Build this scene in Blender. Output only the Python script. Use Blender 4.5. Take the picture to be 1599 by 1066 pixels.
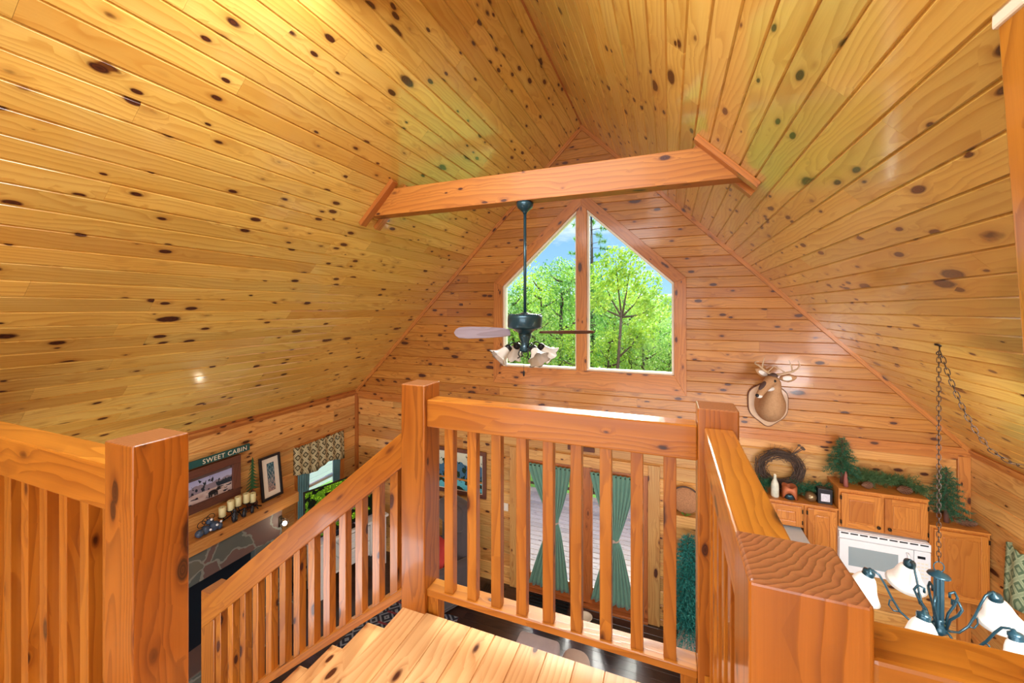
import bpy, math, random
from mathutils import Vector, Matrix, noise
random.seed(7)
R=math.radians
S=bpy.context.scene
for o in list(bpy.data.objects): bpy.data.objects.remove(o)
COL=S.collection
# ------------------------------------------------------------------ camera, exposure
EYE=1.5; YAW=.375; FPX=625.; CYP=482.
cd=bpy.data.cameras.new('camera'); cam=bpy.data.objects.new('camera',cd); COL.objects.link(cam); S.camera=cam
cd.sensor_width=36; cd.lens=36*FPX/1599.; cd.shift_y=-(533-CYP)/1599.; cd.clip_start=.02; cd.clip_end=300
cam.location=(0,0,EYE); cam.rotation_euler=(R(90),0,YAW)
S.view_settings.view_transform='Standard'; S.view_settings.look='None'; S.view_settings.gamma=1
S.view_settings.use_curve_mapping=False; S.view_settings.exposure=0.24

G=5.70; LW=-5.26; RW=2.94; FZ=-2.73; RX=-1.17; RZ=4.135; BACK=-3.6
def s2l(c): c/=255.; return c/12.92 if c<=.04045 else ((c+.055)/1.055)**2.4
def rgb(r,g,b): return (s2l(r),s2l(g),s2l(b),1)
# ------------------------------------------------------------------ world
w=bpy.data.worlds.new('sky'); S.world=w; w.use_nodes=True; nt=w.node_tree; nt.nodes.clear()
def N(t,ty,**k):
    n=t.nodes.new(ty)
    for a,b in k.items():
        if a.startswith('i_'): n.inputs[a[2:].replace('_',' ')].default_value=b
        else: setattr(n,a,b)
    return n
out=N(nt,'ShaderNodeOutputWorld'); bg=N(nt,'ShaderNodeBackground'); bg.inputs['Strength'].default_value=1.3
tc=N(nt,'ShaderNodeTexCoord'); sep=N(nt,'ShaderNodeSeparateXYZ'); nt.links.new(tc.outputs['Generated'],sep.inputs[0])
rp=N(nt,'ShaderNodeValToRGB'); nt.links.new(sep.outputs['Z'],rp.inputs[0])
e=rp.color_ramp.elements; e[0].position=0; e[0].color=rgb(158,202,242); e[1].position=.42; e[1].color=rgb(62,128,214)
mp=N(nt,'ShaderNodeMapping'); mp.inputs['Scale'].default_value=(1.6,1.6,5); nt.links.new(tc.outputs['Generated'],mp.inputs[0])
nz=N(nt,'ShaderNodeTexNoise'); nz.inputs['Scale'].default_value=2.2; nz.inputs['Detail'].default_value=7; nz.inputs['Roughness'].default_value=.6
nt.links.new(mp.outputs[0],nz.inputs['Vector'])
cr=N(nt,'ShaderNodeValToRGB'); nt.links.new(nz.outputs[0],cr.inputs[0]); cr.color_ramp.elements[0].position=.54; cr.color_ramp.elements[1].position=.76
mx=N(nt,'ShaderNodeMixRGB'); nt.links.new(cr.outputs[0],mx.inputs[0]); nt.links.new(rp.outputs[0],mx.inputs[1]); mx.inputs[2].default_value=(.95,.97,1,1)
nt.links.new(mx.outputs[0],bg.inputs[0]); nt.links.new(bg.outputs[0],out.inputs[0])
# ------------------------------------------------------------------ lights
def light(name,ty,loc,en,col=(1,1,1),rot=None,look=None,**k):
    d=bpy.data.lights.new(name,ty); d.energy=en; d.color=col
    for a,b in k.items(): setattr(d,a,b)
    o=bpy.data.objects.new(name,d); COL.objects.link(o); o.location=loc
    if look is not None: o.rotation_euler=(Vector(look)-Vector(loc)).to_track_quat('-Z','Y').to_euler()
    return o
light('low_sky_sun','SUN',(4,20,14),15.0,(1,.95,.88),look=(4+.6,20-16,14-8.4),angle=R(30))  # broad sun lamp added to stand in for bright low sky
light('sky_side_sun','SUN',(8,-10,20),3.2,(1,.97,.9),look=(8-3,-10+6,20-9),angle=R(2))
light('rear_fill','AREA',(-.8,-3.4,1.1),125,(.94,.97,1),look=(-.9,3,1.5),shape='RECTANGLE',size=4.2,size_y=2.4)  # added fill behind the camera; the back wall has no window
light('under_loft_fill','AREA',(-1,-.5,-1.55),170,(.97,.98,1),look=(-1.0,4,-.7),shape='RECTANGLE',size=6.5,size_y=1.8)  # added fill below the loft floor, tilted up to brighten the lower slopes
light('living_fill','AREA',(-1.17,1.3,3.2),75,(.97,.98,1),look=(-1.3,2.6,-.6),shape='RECTANGLE',size=1.8,size_y=1.2)  # unseen fill added under the ridge to brighten the living room
light('kitchen_fill','AREA',(2.0,2.6,.25),40,(.97,.98,1),look=(2.0,5.4,-1.0),shape='DISK',size=.8)  # unseen disk fill added to brighten the kitchen side

# ------------------------------------------------------------------ materials
MATS={}
def newmat(name):
    m=bpy.data.materials.new(name); m.use_nodes=True; t=m.node_tree; t.nodes.clear()
    o=N(t,'ShaderNodeOutputMaterial'); b=N(t,'ShaderNodeBsdfPrincipled'); t.links.new(b.outputs[0],o.inputs[0])
    MATS[name]=m; return m,t,b,o
def M_(t,op,a,b=None,c=None,clamp=False):
    n=t.nodes.new('ShaderNodeMath'); n.operation=op; n.use_clamp=clamp
    for i,x in enumerate((a,b,c)):
        if x is None: continue
        if hasattr(x,'is_output') or hasattr(x,'links'): t.links.new(x,n.inputs[i])
        else: n.inputs[i].default_value=x
    return n.outputs[0]
def MIX(t,f,a,b,mode='MIX'):
    n=t.nodes.new('ShaderNodeMixRGB'); n.blend_type=mode
    for i,x in enumerate((f,a,b)):
        if hasattr(x,'links'): t.links.new(x,n.inputs[i])
        else: n.inputs[i].default_value=x
    return n.outputs[0]
def plain(name,col,rough=.5,metal=0,var=.12,scale=8,coat=0,bump=0,trans=0,emit=0,sheen=0):
    m,t,b,o=newmat(name)
    tc=N(t,'ShaderNodeTexCoord'); nz=N(t,'ShaderNodeTexNoise'); nz.inputs['Scale'].default_value=scale; nz.inputs['Detail'].default_value=4
    t.links.new(tc.outputs['Object'],nz.inputs['Vector'])
    f=M_(t,'MULTIPLY_ADD',nz.outputs[0],2*var,1-var)
    c=MIX(t,1.0,col,f,'MULTIPLY'); t.links.new(c,b.inputs['Base Color'])
    b.inputs['Roughness'].default_value=rough; b.inputs['Metallic'].default_value=metal; b.inputs['Coat Weight'].default_value=coat
    if sheen: b.inputs['Sheen Weight'].default_value=sheen
    if trans: b.inputs['Transmission Weight'].default_value=trans
    if emit: b.inputs['Emission Color'].default_value=col; b.inputs['Emission Strength'].default_value=emit
    if bump:
        bp=N(t,'ShaderNodeBump'); bp.inputs['Strength'].default_value=bump; bp.inputs['Distance'].default_value=.01
        t.links.new(nz.outputs[0],bp.inputs['Height']); t.links.new(bp.outputs[0],b.inputs['Normal'])
    return m
def pine(name,lt,md,dk,rough=.32,coat=.25,knots=1.0,fig=1.0,tint=.3,freq=1.0,ks_=1.0):
    m,t,b,o=newmat(name)
    uv=N(t,'ShaderNodeUVMap'); geo=N(t,'ShaderNodeNewGeometry'); oi=N(t,'ShaderNodeObjectInfo')
    r=M_(t,'ADD',geo.outputs['Random Per Island'],oi.outputs['Random'])
    s=N(t,'ShaderNodeSeparateXYZ'); t.links.new(uv.outputs[0],s.inputs[0])
    u=M_(t,'MULTIPLY_ADD',r,37.3,s.outputs[0]); v=M_(t,'MULTIPLY_ADD',r,91.7,s.outputs[1])
    def vec(a,c,z=0.):
        n=t.nodes.new('ShaderNodeCombineXYZ'); t.links.new(a,n.inputs[0]); t.links.new(c,n.inputs[1]); n.inputs[2].default_value=z; return n.outputs[0]
    def sc(x,k): return M_(t,'MULTIPLY',x,k)
    # knots: two sizes
    wn=N(t,'ShaderNodeTexNoise'); wn.inputs['Scale'].default_value=1; wn.inputs['Detail'].default_value=2
    t.links.new(vec(sc(u,14),sc(v,22)),wn.inputs['Vector']); wob=M_(t,'MULTIPLY_ADD',wn.outputs[0],.10,-.05)
    ks=[]; ds=[]
    for A,B,rad,thr,z in ((2.1*ks_,5.2*ks_,.115,.46,0.),(5.2,12.,.16,.38,5.)):
        vo=N(t,'ShaderNodeTexVoronoi'); vo.inputs['Scale'].default_value=1; vo.inputs['Randomness'].default_value=1
        t.links.new(vec(sc(u,A),sc(v,B),z),vo.inputs['Vector'])
        cs=N(t,'ShaderNodeSeparateColor'); t.links.new(vo.outputs['Color'],cs.inputs[0])
        on=M_(t,'GREATER_THAN',cs.outputs[0],thr)
        rr=M_(t,'MULTIPLY_ADD',cs.outputs[1],rad,rad*.35)
        d=M_(t,'ADD',vo.outputs['Distance'],wob)
        q=M_(t,'DIVIDE',d,rr)
        ks.append((on,q,cs.outputs[2])); ds.append(M_(t,'MULTIPLY',on,M_(t,'POWER',2.718,M_(t,'MULTIPLY',q,-.75))))
    infl=M_(t,'ADD',ds[0],ds[1])
    # growth figure
    n1=N(t,'ShaderNodeTexNoise'); n1.inputs['Scale'].default_value=1; n1.inputs['Detail'].default_value=2
    t.links.new(vec(sc(u,.55*freq),sc(v,4.2*freq)),n1.inputs['Vector'])
    ph=M_(t,'MULTIPLY_ADD',n1.outputs[0],7.5*fig,M_(t,'MULTIPLY_ADD',infl,1.3,sc(v,14)))
    fr=M_(t,'FRACT',sc(ph,1.7))
    band=M_(t,'POWER',fr,2.2)           # sharp latewood edge
    fade=M_(t,'SUBTRACT',1.0,M_(t,'POWER',fr,26.))
    band=M_(t,'MULTIPLY',band,fade)
    n2=N(t,'ShaderNodeTexNoise'); n2.inputs['Scale'].default_value=1; n2.inputs['Detail'].default_value=5; n2.inputs['Roughness'].default_value=.65
    t.links.new(vec(sc(u,3.),sc(v,130)),n2.inputs['Vector'])
    n3=N(t,'ShaderNodeTexNoise'); n3.inputs['Scale'].default_value=1; n3.inputs['Detail'].default_value=2
    t.links.new(vec(sc(u,1.1),sc(v,6.)),n3.inputs['Vector'])
    base=MIX(t,M_(t,'MULTIPLY_ADD',n3.outputs[0],1.6,-.35,clamp=True),lt,md)
    base=MIX(t,M_(t,'MULTIPLY',band,.6),base,dk)
    base=MIX(t,M_(t,'MULTIPLY_ADD',n2.outputs[0],.9,-.28,clamp=True),base,MIX(t,.55,base,dk))
    # per board tint
    br=M_(t,'FRACT',M_(t,'MULTIPLY',r,7.77)); f=M_(t,'MULTIPLY_ADD',br,tint,1-tint*.62)
    base=MIX(t,1.0,base,f,'MULTIPLY')
    br2=M_(t,'FRACT',M_(t,'MULTIPLY',r,31.1)); base=MIX(t,M_(t,'MULTIPLY',M_(t,'POWER',br2,3.),.55),base,dk)
    for on,q,rn in ks:
        halo=M_(t,'MULTIPLY',on,M_(t,'SUBTRACT',1.0,M_(t,'MULTIPLY',q,.42),clamp=True))
        base=MIX(t,M_(t,'MULTIPLY',halo,.75*knots),base,MIX(t,.5,dk,rgb(120,48,16)))
        ring=M_(t,'MULTIPLY',on,M_(t,'SUBTRACT',1.35,q,clamp=True)); ring=M_(t,'MULTIPLY',ring,2.6*knots,clamp=True)
        base=MIX(t,ring,base,MIX(t,M_(t,'FRACT',M_(t,'MULTIPLY',q,2.6)),rgb(52,22,12),rgb(96,46,20)))
    t.links.new(base,b.inputs['Base Color'])
    b.inputs['Roughness'].default_value=rough; b.inputs['Coat Weight'].default_value=coat; b.inputs['Coat Roughness'].default_value=.10
    bp=N(t,'ShaderNodeBump'); bp.inputs['Strength'].default_value=.12; bp.inputs['Distance'].default_value=.002
    t.links.new(M_(t,'ADD',band,n2.outputs[0]),bp.inputs['Height']); t.links.new(bp.outputs[0],b.inputs['Normal'])
    return m
CEIL=pine('ceiling_pine',rgb(248,218,122),rgb(238,192,86),rgb(198,134,44),rough=.34,coat=1.0,tint=.22,fig=.8)
WALL=pine('wall_pine',rgb(216,154,70),rgb(194,122,42),rgb(142,74,22),rough=.4,coat=.3,tint=.22,fig=.7)  # same boards as the ceiling; weaker light put into a more orange colour
LOGW=pine('log_siding_pine',rgb(240,196,120),rgb(226,158,76),rgb(172,96,36),rough=.4,coat=.15,tint=.45,fig=.8)
RAIL=pine('railing_pine',rgb(218,148,52),rgb(196,118,28),rgb(136,66,14),rough=.32,coat=.45,tint=.22,fig=.8,knots=.9)
POSTW=pine('post_pine',rgb(208,134,48),rgb(182,102,26),rgb(108,50,14),rough=.32,coat=.45,tint=.15,fig=1.1,knots=1.0,ks_=.72)
BEAMW=pine('beam_pine',rgb(216,146,62),rgb(196,118,40),rgb(142,70,22),rough=.5,coat=.05,tint=.1,fig=.5,knots=.8)
TRIM=pine('trim_pine',rgb(216,144,70),rgb(198,120,46),rgb(148,76,26),rough=.38,coat=.2,tint=.1,fig=.6,knots=.8)
LANDW=pine('landing_pine',rgb(246,210,154),rgb(234,182,116),rgb(192,124,62),rough=.35,coat=.4,tint=.2,fig=.5)
OAK=pine('cabinet_oak',rgb(216,142,62),rgb(198,120,42),rgb(148,76,20),rough=.4,coat=.2,tint=.06,knots=0.,fig=.9)
DECKW=pine('deck_gray',rgb(240,230,216),rgb(224,214,202),rgb(176,166,156),rough=.7,coat=0,tint=.15,knots=.2)
DARKF=pine('dark_floor',rgb(84,58,48),rgb(64,42,36),rgb(36,24,22),rough=.3,coat=.25,tint=.5,knots=.2)
BLADE=pine('blade_wood',rgb(120,72,52),rgb(104,60,44),rgb(70,38,28),rough=.6,coat=.0,tint=.1,knots=0)
DOORW=pine('door_wood',rgb(204,124,64),rgb(188,106,48),rgb(124,58,22),rough=.35,coat=.25,tint=.15,knots=.3)
# end grain
def endgrain(name,a,c):
    m,t,b,o=newmat(name); uv=N(t,'ShaderNodeUVMap'); oi=N(t,'ShaderNodeObjectInfo')
    nz=N(t,'ShaderNodeTexNoise'); nz.inputs['Scale'].default_value=9; nz.inputs['Detail'].default_value=3; t.links.new(uv.outputs[0],nz.inputs['Vector'])
    s=N(t,'ShaderNodeVectorMath'); s.operation='DISTANCE'; t.links.new(uv.outputs[0],s.inputs[0]); s.inputs[1].default_value=(-.1,.22,0)
    ph=M_(t,'MULTIPLY_ADD',s.outputs['Value'],95,M_(t,'MULTIPLY_ADD',nz.outputs[0],5.,oi.outputs['Random']))
    f=M_(t,'POWER',M_(t,'FRACT',ph),1.6)
    t.links.new(MIX(t,M_(t,'MULTIPLY',f,.8),a,c),b.inputs['Base Color']); b.inputs['Roughness'].default_value=.34; b.inputs['Coat Weight'].default_value=.6
    nb=N(t,'ShaderNodeTexNoise'); nb.inputs['Scale'].default_value=160; t.links.new(uv.outputs[0],nb.inputs['Vector'])
    bp=N(t,'ShaderNodeBump'); bp.inputs['Strength'].default_value=.25; bp.inputs['Distance'].default_value=.001
    t.links.new(M_(t,'ADD',M_(t,'MULTIPLY',f,.3),nb.outputs[0]),bp.inputs['Height']); t.links.new(bp.outputs[0],b.inputs['Normal'])
    return m
ENDG=endgrain('end_grain',rgb(176,116,74),rgb(110,64,40))
BLK=plain('black_iron',rgb(24,26,30),.4,.3); BLUM=plain('blue_black_metal',rgb(40,78,92),.28,.45,coat=.4)
STEEL=plain('antique_chain',rgb(74,62,56),.35,.85); BRASS=plain('dark_brass',rgb(60,48,36),.35,.8)
WHITEP=plain('white_enamel',rgb(236,236,238),.25,coat=.3,var=.03); CREAM=plain('cream_vinyl',rgb(244,232,206),.4,var=.04)
GREYG=plain('grey_oven_glass',rgb(150,164,168),.12,var=.04,coat=.5)
FROST=plain('frosted_glass_shade',rgb(226,224,214),.35,var=.04,coat=.3)
FROSTL=plain('lit_frosted_shade',rgb(255,250,240),.35,var=.02,emit=.22)
CANDLE=plain('ivory_wax',rgb(226,216,160),.5,var=.06)
NEEDLE=plain('green_needles',rgb(44,100,68),.6,var=.5,scale=30); NEEDL2=plain('olive_needles',rgb(76,108,62),.6,var=.5,scale=30)
TEAL=plain('teal_needles',rgb(34,124,116),.6,var=.5,scale=25)
BARK=plain('brown_bark',rgb(104,66,54),.8,var=.3,scale=20,bump=.5); TWIG=plain('grey_brown_twig',rgb(86,68,58),.8,var=.4,scale=20)
CONE=plain('pinecone_scale',rgb(120,82,58),.7,var=.7,scale=90)
BEAR=plain('black_resin',rgb(26,26,32),.4,var=.2)
GREYSF=plain('grey_suede',rgb(170,160,164),.9,var=.12,scale=12,bump=.3,sheen=.3); TAUPE=plain('taupe_suede',rgb(186,164,150),.9,var=.12,scale=12,bump=.3,sheen=.3)
DKSOFA=plain('charcoal_suede',rgb(74,66,68),.9,var=.15,scale=12,bump=.3,sheen=.3); RED=plain('red_cloth',rgb(170,44,40),.85,var=.15,scale=20)
CURT=plain('sage_curtain',rgb(104,150,132),.8,var=.1,scale=10,sheen=.3); CTEAL=plain('teal_drape',rgb(96,140,146),.8,var=.1)
PLATE=plain('white_plastic',rgb(232,224,206),.4,var=.03)
# glass
def glass():
    m,t,b,o=newmat('window_glass'); t.nodes.remove(b)
    tr=N(t,'ShaderNodeBsdfTransparent'); tr.inputs[0].default_value=(.96,.98,.97,1); gl=N(t,'ShaderNodeBsdfGlossy'); gl.inputs['Roughness'].default_value=.02
    fr=N(t,'ShaderNodeFresnel'); fr.inputs[0].default_value=1.12; ms=N(t,'ShaderNodeMixShader')
    t.links.new(fr.outputs[0],ms.inputs[0]); t.links.new(tr.outputs[0],ms.inputs[1]); t.links.new(gl.outputs[0],ms.inputs[2]); t.links.new(ms.outputs[0],o.inputs[0])
    return m
GLASS=glass()
def leafmat(name,c1,c2,scale=.6,tr=.35):
    m,t,b,o=newmat(name); geo=N(t,'ShaderNodeNewGeometry'); tc=N(t,'ShaderNodeTexCoord'); nz=N(t,'ShaderNodeTexNoise'); nz.inputs['Scale'].default_value=scale
    t.links.new(tc.outputs['Object'],nz.inputs['Vector'])
    f=M_(t,'MULTIPLY_ADD',geo.outputs['Random Per Island'],.6,M_(t,'MULTIPLY_ADD',nz.outputs[0],1.4,-.5),clamp=True)
    c=MIX(t,f,c1,c2); t.links.new(c,b.inputs['Base Color']); b.inputs['Roughness'].default_value=.55
    tl=N(t,'ShaderNodeBsdfTranslucent'); t.links.new(c,tl.inputs[0]); ms=N(t,'ShaderNodeMixShader'); ms.inputs[0].default_value=tr
    t.links.new(b.outputs[0],ms.inputs[1]); t.links.new(tl.outputs[0],ms.inputs[2]); t.links.new(ms.outputs[0],o.inputs[0]); return m
LEAF=[leafmat('bright_leaves',rgb(92,150,34),rgb(206,232,88)),leafmat('mid_leaves',rgb(56,116,40),rgb(150,200,84)),leafmat('pale_leaves',rgb(110,160,70),rgb(196,220,120))]
TRUNK=plain('tree_trunk',rgb(84,70,56),.9,var=.3,scale=3,bump=.4)
GRASS=plain('grass_ground',rgb(110,160,60),.9,var=.4,scale=2); HILL=plain('wooded_hill',rgb(96,140,84),.95,var=.5,scale=.5,bump=.6)
def ringmat(name,base,line,kind):
    m,t,b,o=newmat(name); uv=N(t,'ShaderNodeUVMap')
    if kind=='trellis':   # light lattice with dark diamonds
        mp=N(t,'ShaderNodeMapping'); mp.inputs['Rotation'].default_value=(0,0,R(45)); mp.inputs['Scale'].default_value=(9.5,9.5,1); t.links.new(uv.outputs[0],mp.inputs[0])
        s=N(t,'ShaderNodeSeparateXYZ'); t.links.new(mp.outputs[0],s.inputs[0])
        a=M_(t,'ABSOLUTE',M_(t,'SUBTRACT',M_(t,'FRACT',s.outputs[0]),.5)); c=M_(t,'ABSOLUTE',M_(t,'SUBTRACT',M_(t,'FRACT',s.outputs[1]),.5))
        mxx=M_(t,'MAXIMUM',a,c); f=M_(t,'LESS_THAN',mxx,.34); g=M_(t,'LESS_THAN',mxx,.16)
        h=M_(t,'GREATER_THAN',mxx,.43)
        k=MIX(t,f,base,line); k=MIX(t,g,k,MIX(t,.4,base,line)); k=MIX(t,M_(t,'MULTIPLY',h,.3),k,line)
        t.links.new(k,b.inputs['Base Color'])
    elif kind=='rug':
        s=N(t,'ShaderNodeSeparateXYZ'); t.links.new(uv.outputs[0],s.inputs[0])
        vo=N(t,'ShaderNodeTexVoronoi'); vo.distance='MANHATTAN'; vo.inputs['Scale'].default_value=4; vo.inputs['Randomness'].default_value=.3; t.links.new(uv.outputs[0],vo.inputs['Vector'])
        f=M_(t,'LESS_THAN',M_(t,'FRACT',M_(t,'MULTIPLY',vo.outputs['Distance'],3.2)),.42)
        st=M_(t,'LESS_THAN',M_(t,'FRACT',M_(t,'MULTIPLY',s.outputs[1],5)),.16)
        k=MIX(t,f,base,line); k=MIX(t,M_(t,'MULTIPLY',st,M_(t,'GREATER_THAN',M_(t,'FRACT',M_(t,'MULTIPLY',s.outputs[0],2.)),.5)),k,rgb(120,44,56)); t.links.new(k,b.inputs['Base Color'])
    b.inputs['Roughness'].default_value=.9; return m
VAL=ringmat('trellis_fabric',rgb(206,194,150),rgb(92,84,58),'trellis'); VALG=ringmat('green_trellis_fabric',rgb(176,190,150),rgb(96,120,90),'trellis')
RUG=ringmat('patterned_rug',rgb(30,34,48),rgb(126,130,140),'rug')
def stonemat():
    m,t,b,o=newmat('slate_stone'); uv=N(t,'ShaderNodeUVMap')
    nz=N(t,'ShaderNodeTexNoise'); nz.inputs['Scale'].default_value=3; nz.inputs['Detail'].default_value=4; t.links.new(uv.outputs[0],nz.inputs['Vector'])
    ad=N(t,'ShaderNodeMixRGB'); ad.inputs[0].default_value=.25; t.links.new(uv.outputs[0],ad.inputs[1]); t.links.new(nz.outputs['Color'],ad.inputs[2])
    v1=N(t,'ShaderNodeTexVoronoi'); v1.feature='DISTANCE_TO_EDGE'; v1.inputs['Scale'].default_value=3.; t.links.new(ad.outputs[0],v1.inputs['Vector'])
    v2=N(t,'ShaderNodeTexVoronoi'); v2.inputs['Scale'].default_value=3.; t.links.new(ad.outputs[0],v2.inputs['Vector'])
    sp=N(t,'ShaderNodeSeparateColor'); t.links.new(v2.outputs['Color'],sp.inputs[0])
    c=MIX(t,sp.outputs[0],rgb(80,88,84),rgb(102,98,84)); c=MIX(t,M_(t,'GREATER_THAN',sp.outputs[1],.72),c,rgb(108,80,72))
    c=MIX(t,M_(t,'MULTIPLY_ADD',nz.outputs[0],1,-.3,clamp=True),c,rgb(70,74,76))
    c=MIX(t,M_(t,'LESS_THAN',v1.outputs['Distance'],.022),c,rgb(126,126,116)); t.links.new(c,b.inputs['Base Color'])
    b.inputs['Roughness'].default_value=.6
    bp=N(t,'ShaderNodeBump'); bp.inputs['Strength'].default_value=.6; bp.inputs['Distance'].default_value=.02
    t.links.new(M_(t,'MINIMUM',v1.outputs['Distance'],.1),bp.inputs['Height']); t.links.new(bp.outputs[0],b.inputs['Normal']); return m
STONE=stonemat()
def picmat(name,kind):
    """small landscapes painted procedurally: sky, far hills, dark trees, snow or water"""
    m,t,b,o=newmat(name); uv=N(t,'ShaderNodeUVMap'); s=N(t,'ShaderNodeSeparateXYZ'); t.links.new(uv.outputs[0],s.inputs[0])
    def nz(sx,sy,d=3):
        n=N(t,'ShaderNodeTexNoise'); n.inputs['Scale'].default_value=1; n.inputs['Detail'].default_value=d
        mp=N(t,'ShaderNodeMapping'); mp.inputs['Scale'].default_value=(sx,sy,1); t.links.new(uv.outputs[0],mp.inputs[0]); t.links.new(mp.outputs[0],n.inputs['Vector']); return n.outputs[0]
    V=s.outputs[1]
    if kind=='snow':
        k=MIX(t,V,rgb(220,222,238),rgb(150,150,196)); hl=M_(t,'LESS_THAN',V,M_(t,'MULTIPLY_ADD',nz(4,.1),.5,.35)); k=MIX(t,hl,k,rgb(142,128,140))
        tr=M_(t,'GREATER_THAN',nz(11,3.5),M_(t,'MULTIPLY_ADD',V,.25,.42)); k=MIX(t,M_(t,'MULTIPLY',tr,M_(t,'GREATER_THAN',V,.3)),k,rgb(40,44,56))
        gr=M_(t,'LESS_THAN',V,.34); k=MIX(t,gr,k,MIX(t,nz(5,8),rgb(226,214,210),rgb(150,104,84))); k=MIX(t,M_(t,'MULTIPLY',gr,M_(t,'GREATER_THAN',nz(6,9),.58)),k,rgb(46,44,56))
        k=MIX(t,M_(t,'GREATER_THAN',V,.86),k,rgb(92,70,66))
    elif kind=='print':
        k=MIX(t,V,rgb(176,140,126),rgb(122,168,176)); k=MIX(t,M_(t,'GREATER_THAN',nz(10,9,5),M_(t,'MULTIPLY_ADD',V,-.12,.56)),k,rgb(46,86,100))
    elif kind=='lake':
        k=MIX(t,V,rgb(60,120,140),rgb(226,226,200)); hl=M_(t,'LESS_THAN',V,M_(t,'MULTIPLY_ADD',nz(3,.1),.7,.35)); k=MIX(t,hl,k,rgb(70,110,140))
        k=MIX(t,M_(t,'GREATER_THAN',nz(13,6,6),M_(t,'MULTIPLY_ADD',V,.22,.42)),k,rgb(38,56,40)); wt=M_(t,'LESS_THAN',V,.26); k=MIX(t,wt,k,MIX(t,M_(t,'GREATER_THAN',nz(3,5),.5),rgb(96,180,196),rgb(44,52,40)))
        k=MIX(t,M_(t,'MULTIPLY',M_(t,'GREATER_THAN',V,.26),M_(t,'LESS_THAN',V,.31)),k,rgb(176,120,60))
    else:  # television glass: reflected greenery painted in, with a glow
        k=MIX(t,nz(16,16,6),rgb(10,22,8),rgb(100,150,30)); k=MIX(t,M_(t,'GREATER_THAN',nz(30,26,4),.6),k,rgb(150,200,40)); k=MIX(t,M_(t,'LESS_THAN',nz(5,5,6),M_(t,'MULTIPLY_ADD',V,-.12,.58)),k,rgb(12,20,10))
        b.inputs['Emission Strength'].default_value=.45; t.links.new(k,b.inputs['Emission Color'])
    t.links.new(k,b.inputs['Base Color']); b.inputs['Roughness'].default_value=.15; b.inputs['Coat Weight'].default_value=.3; return m
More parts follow.
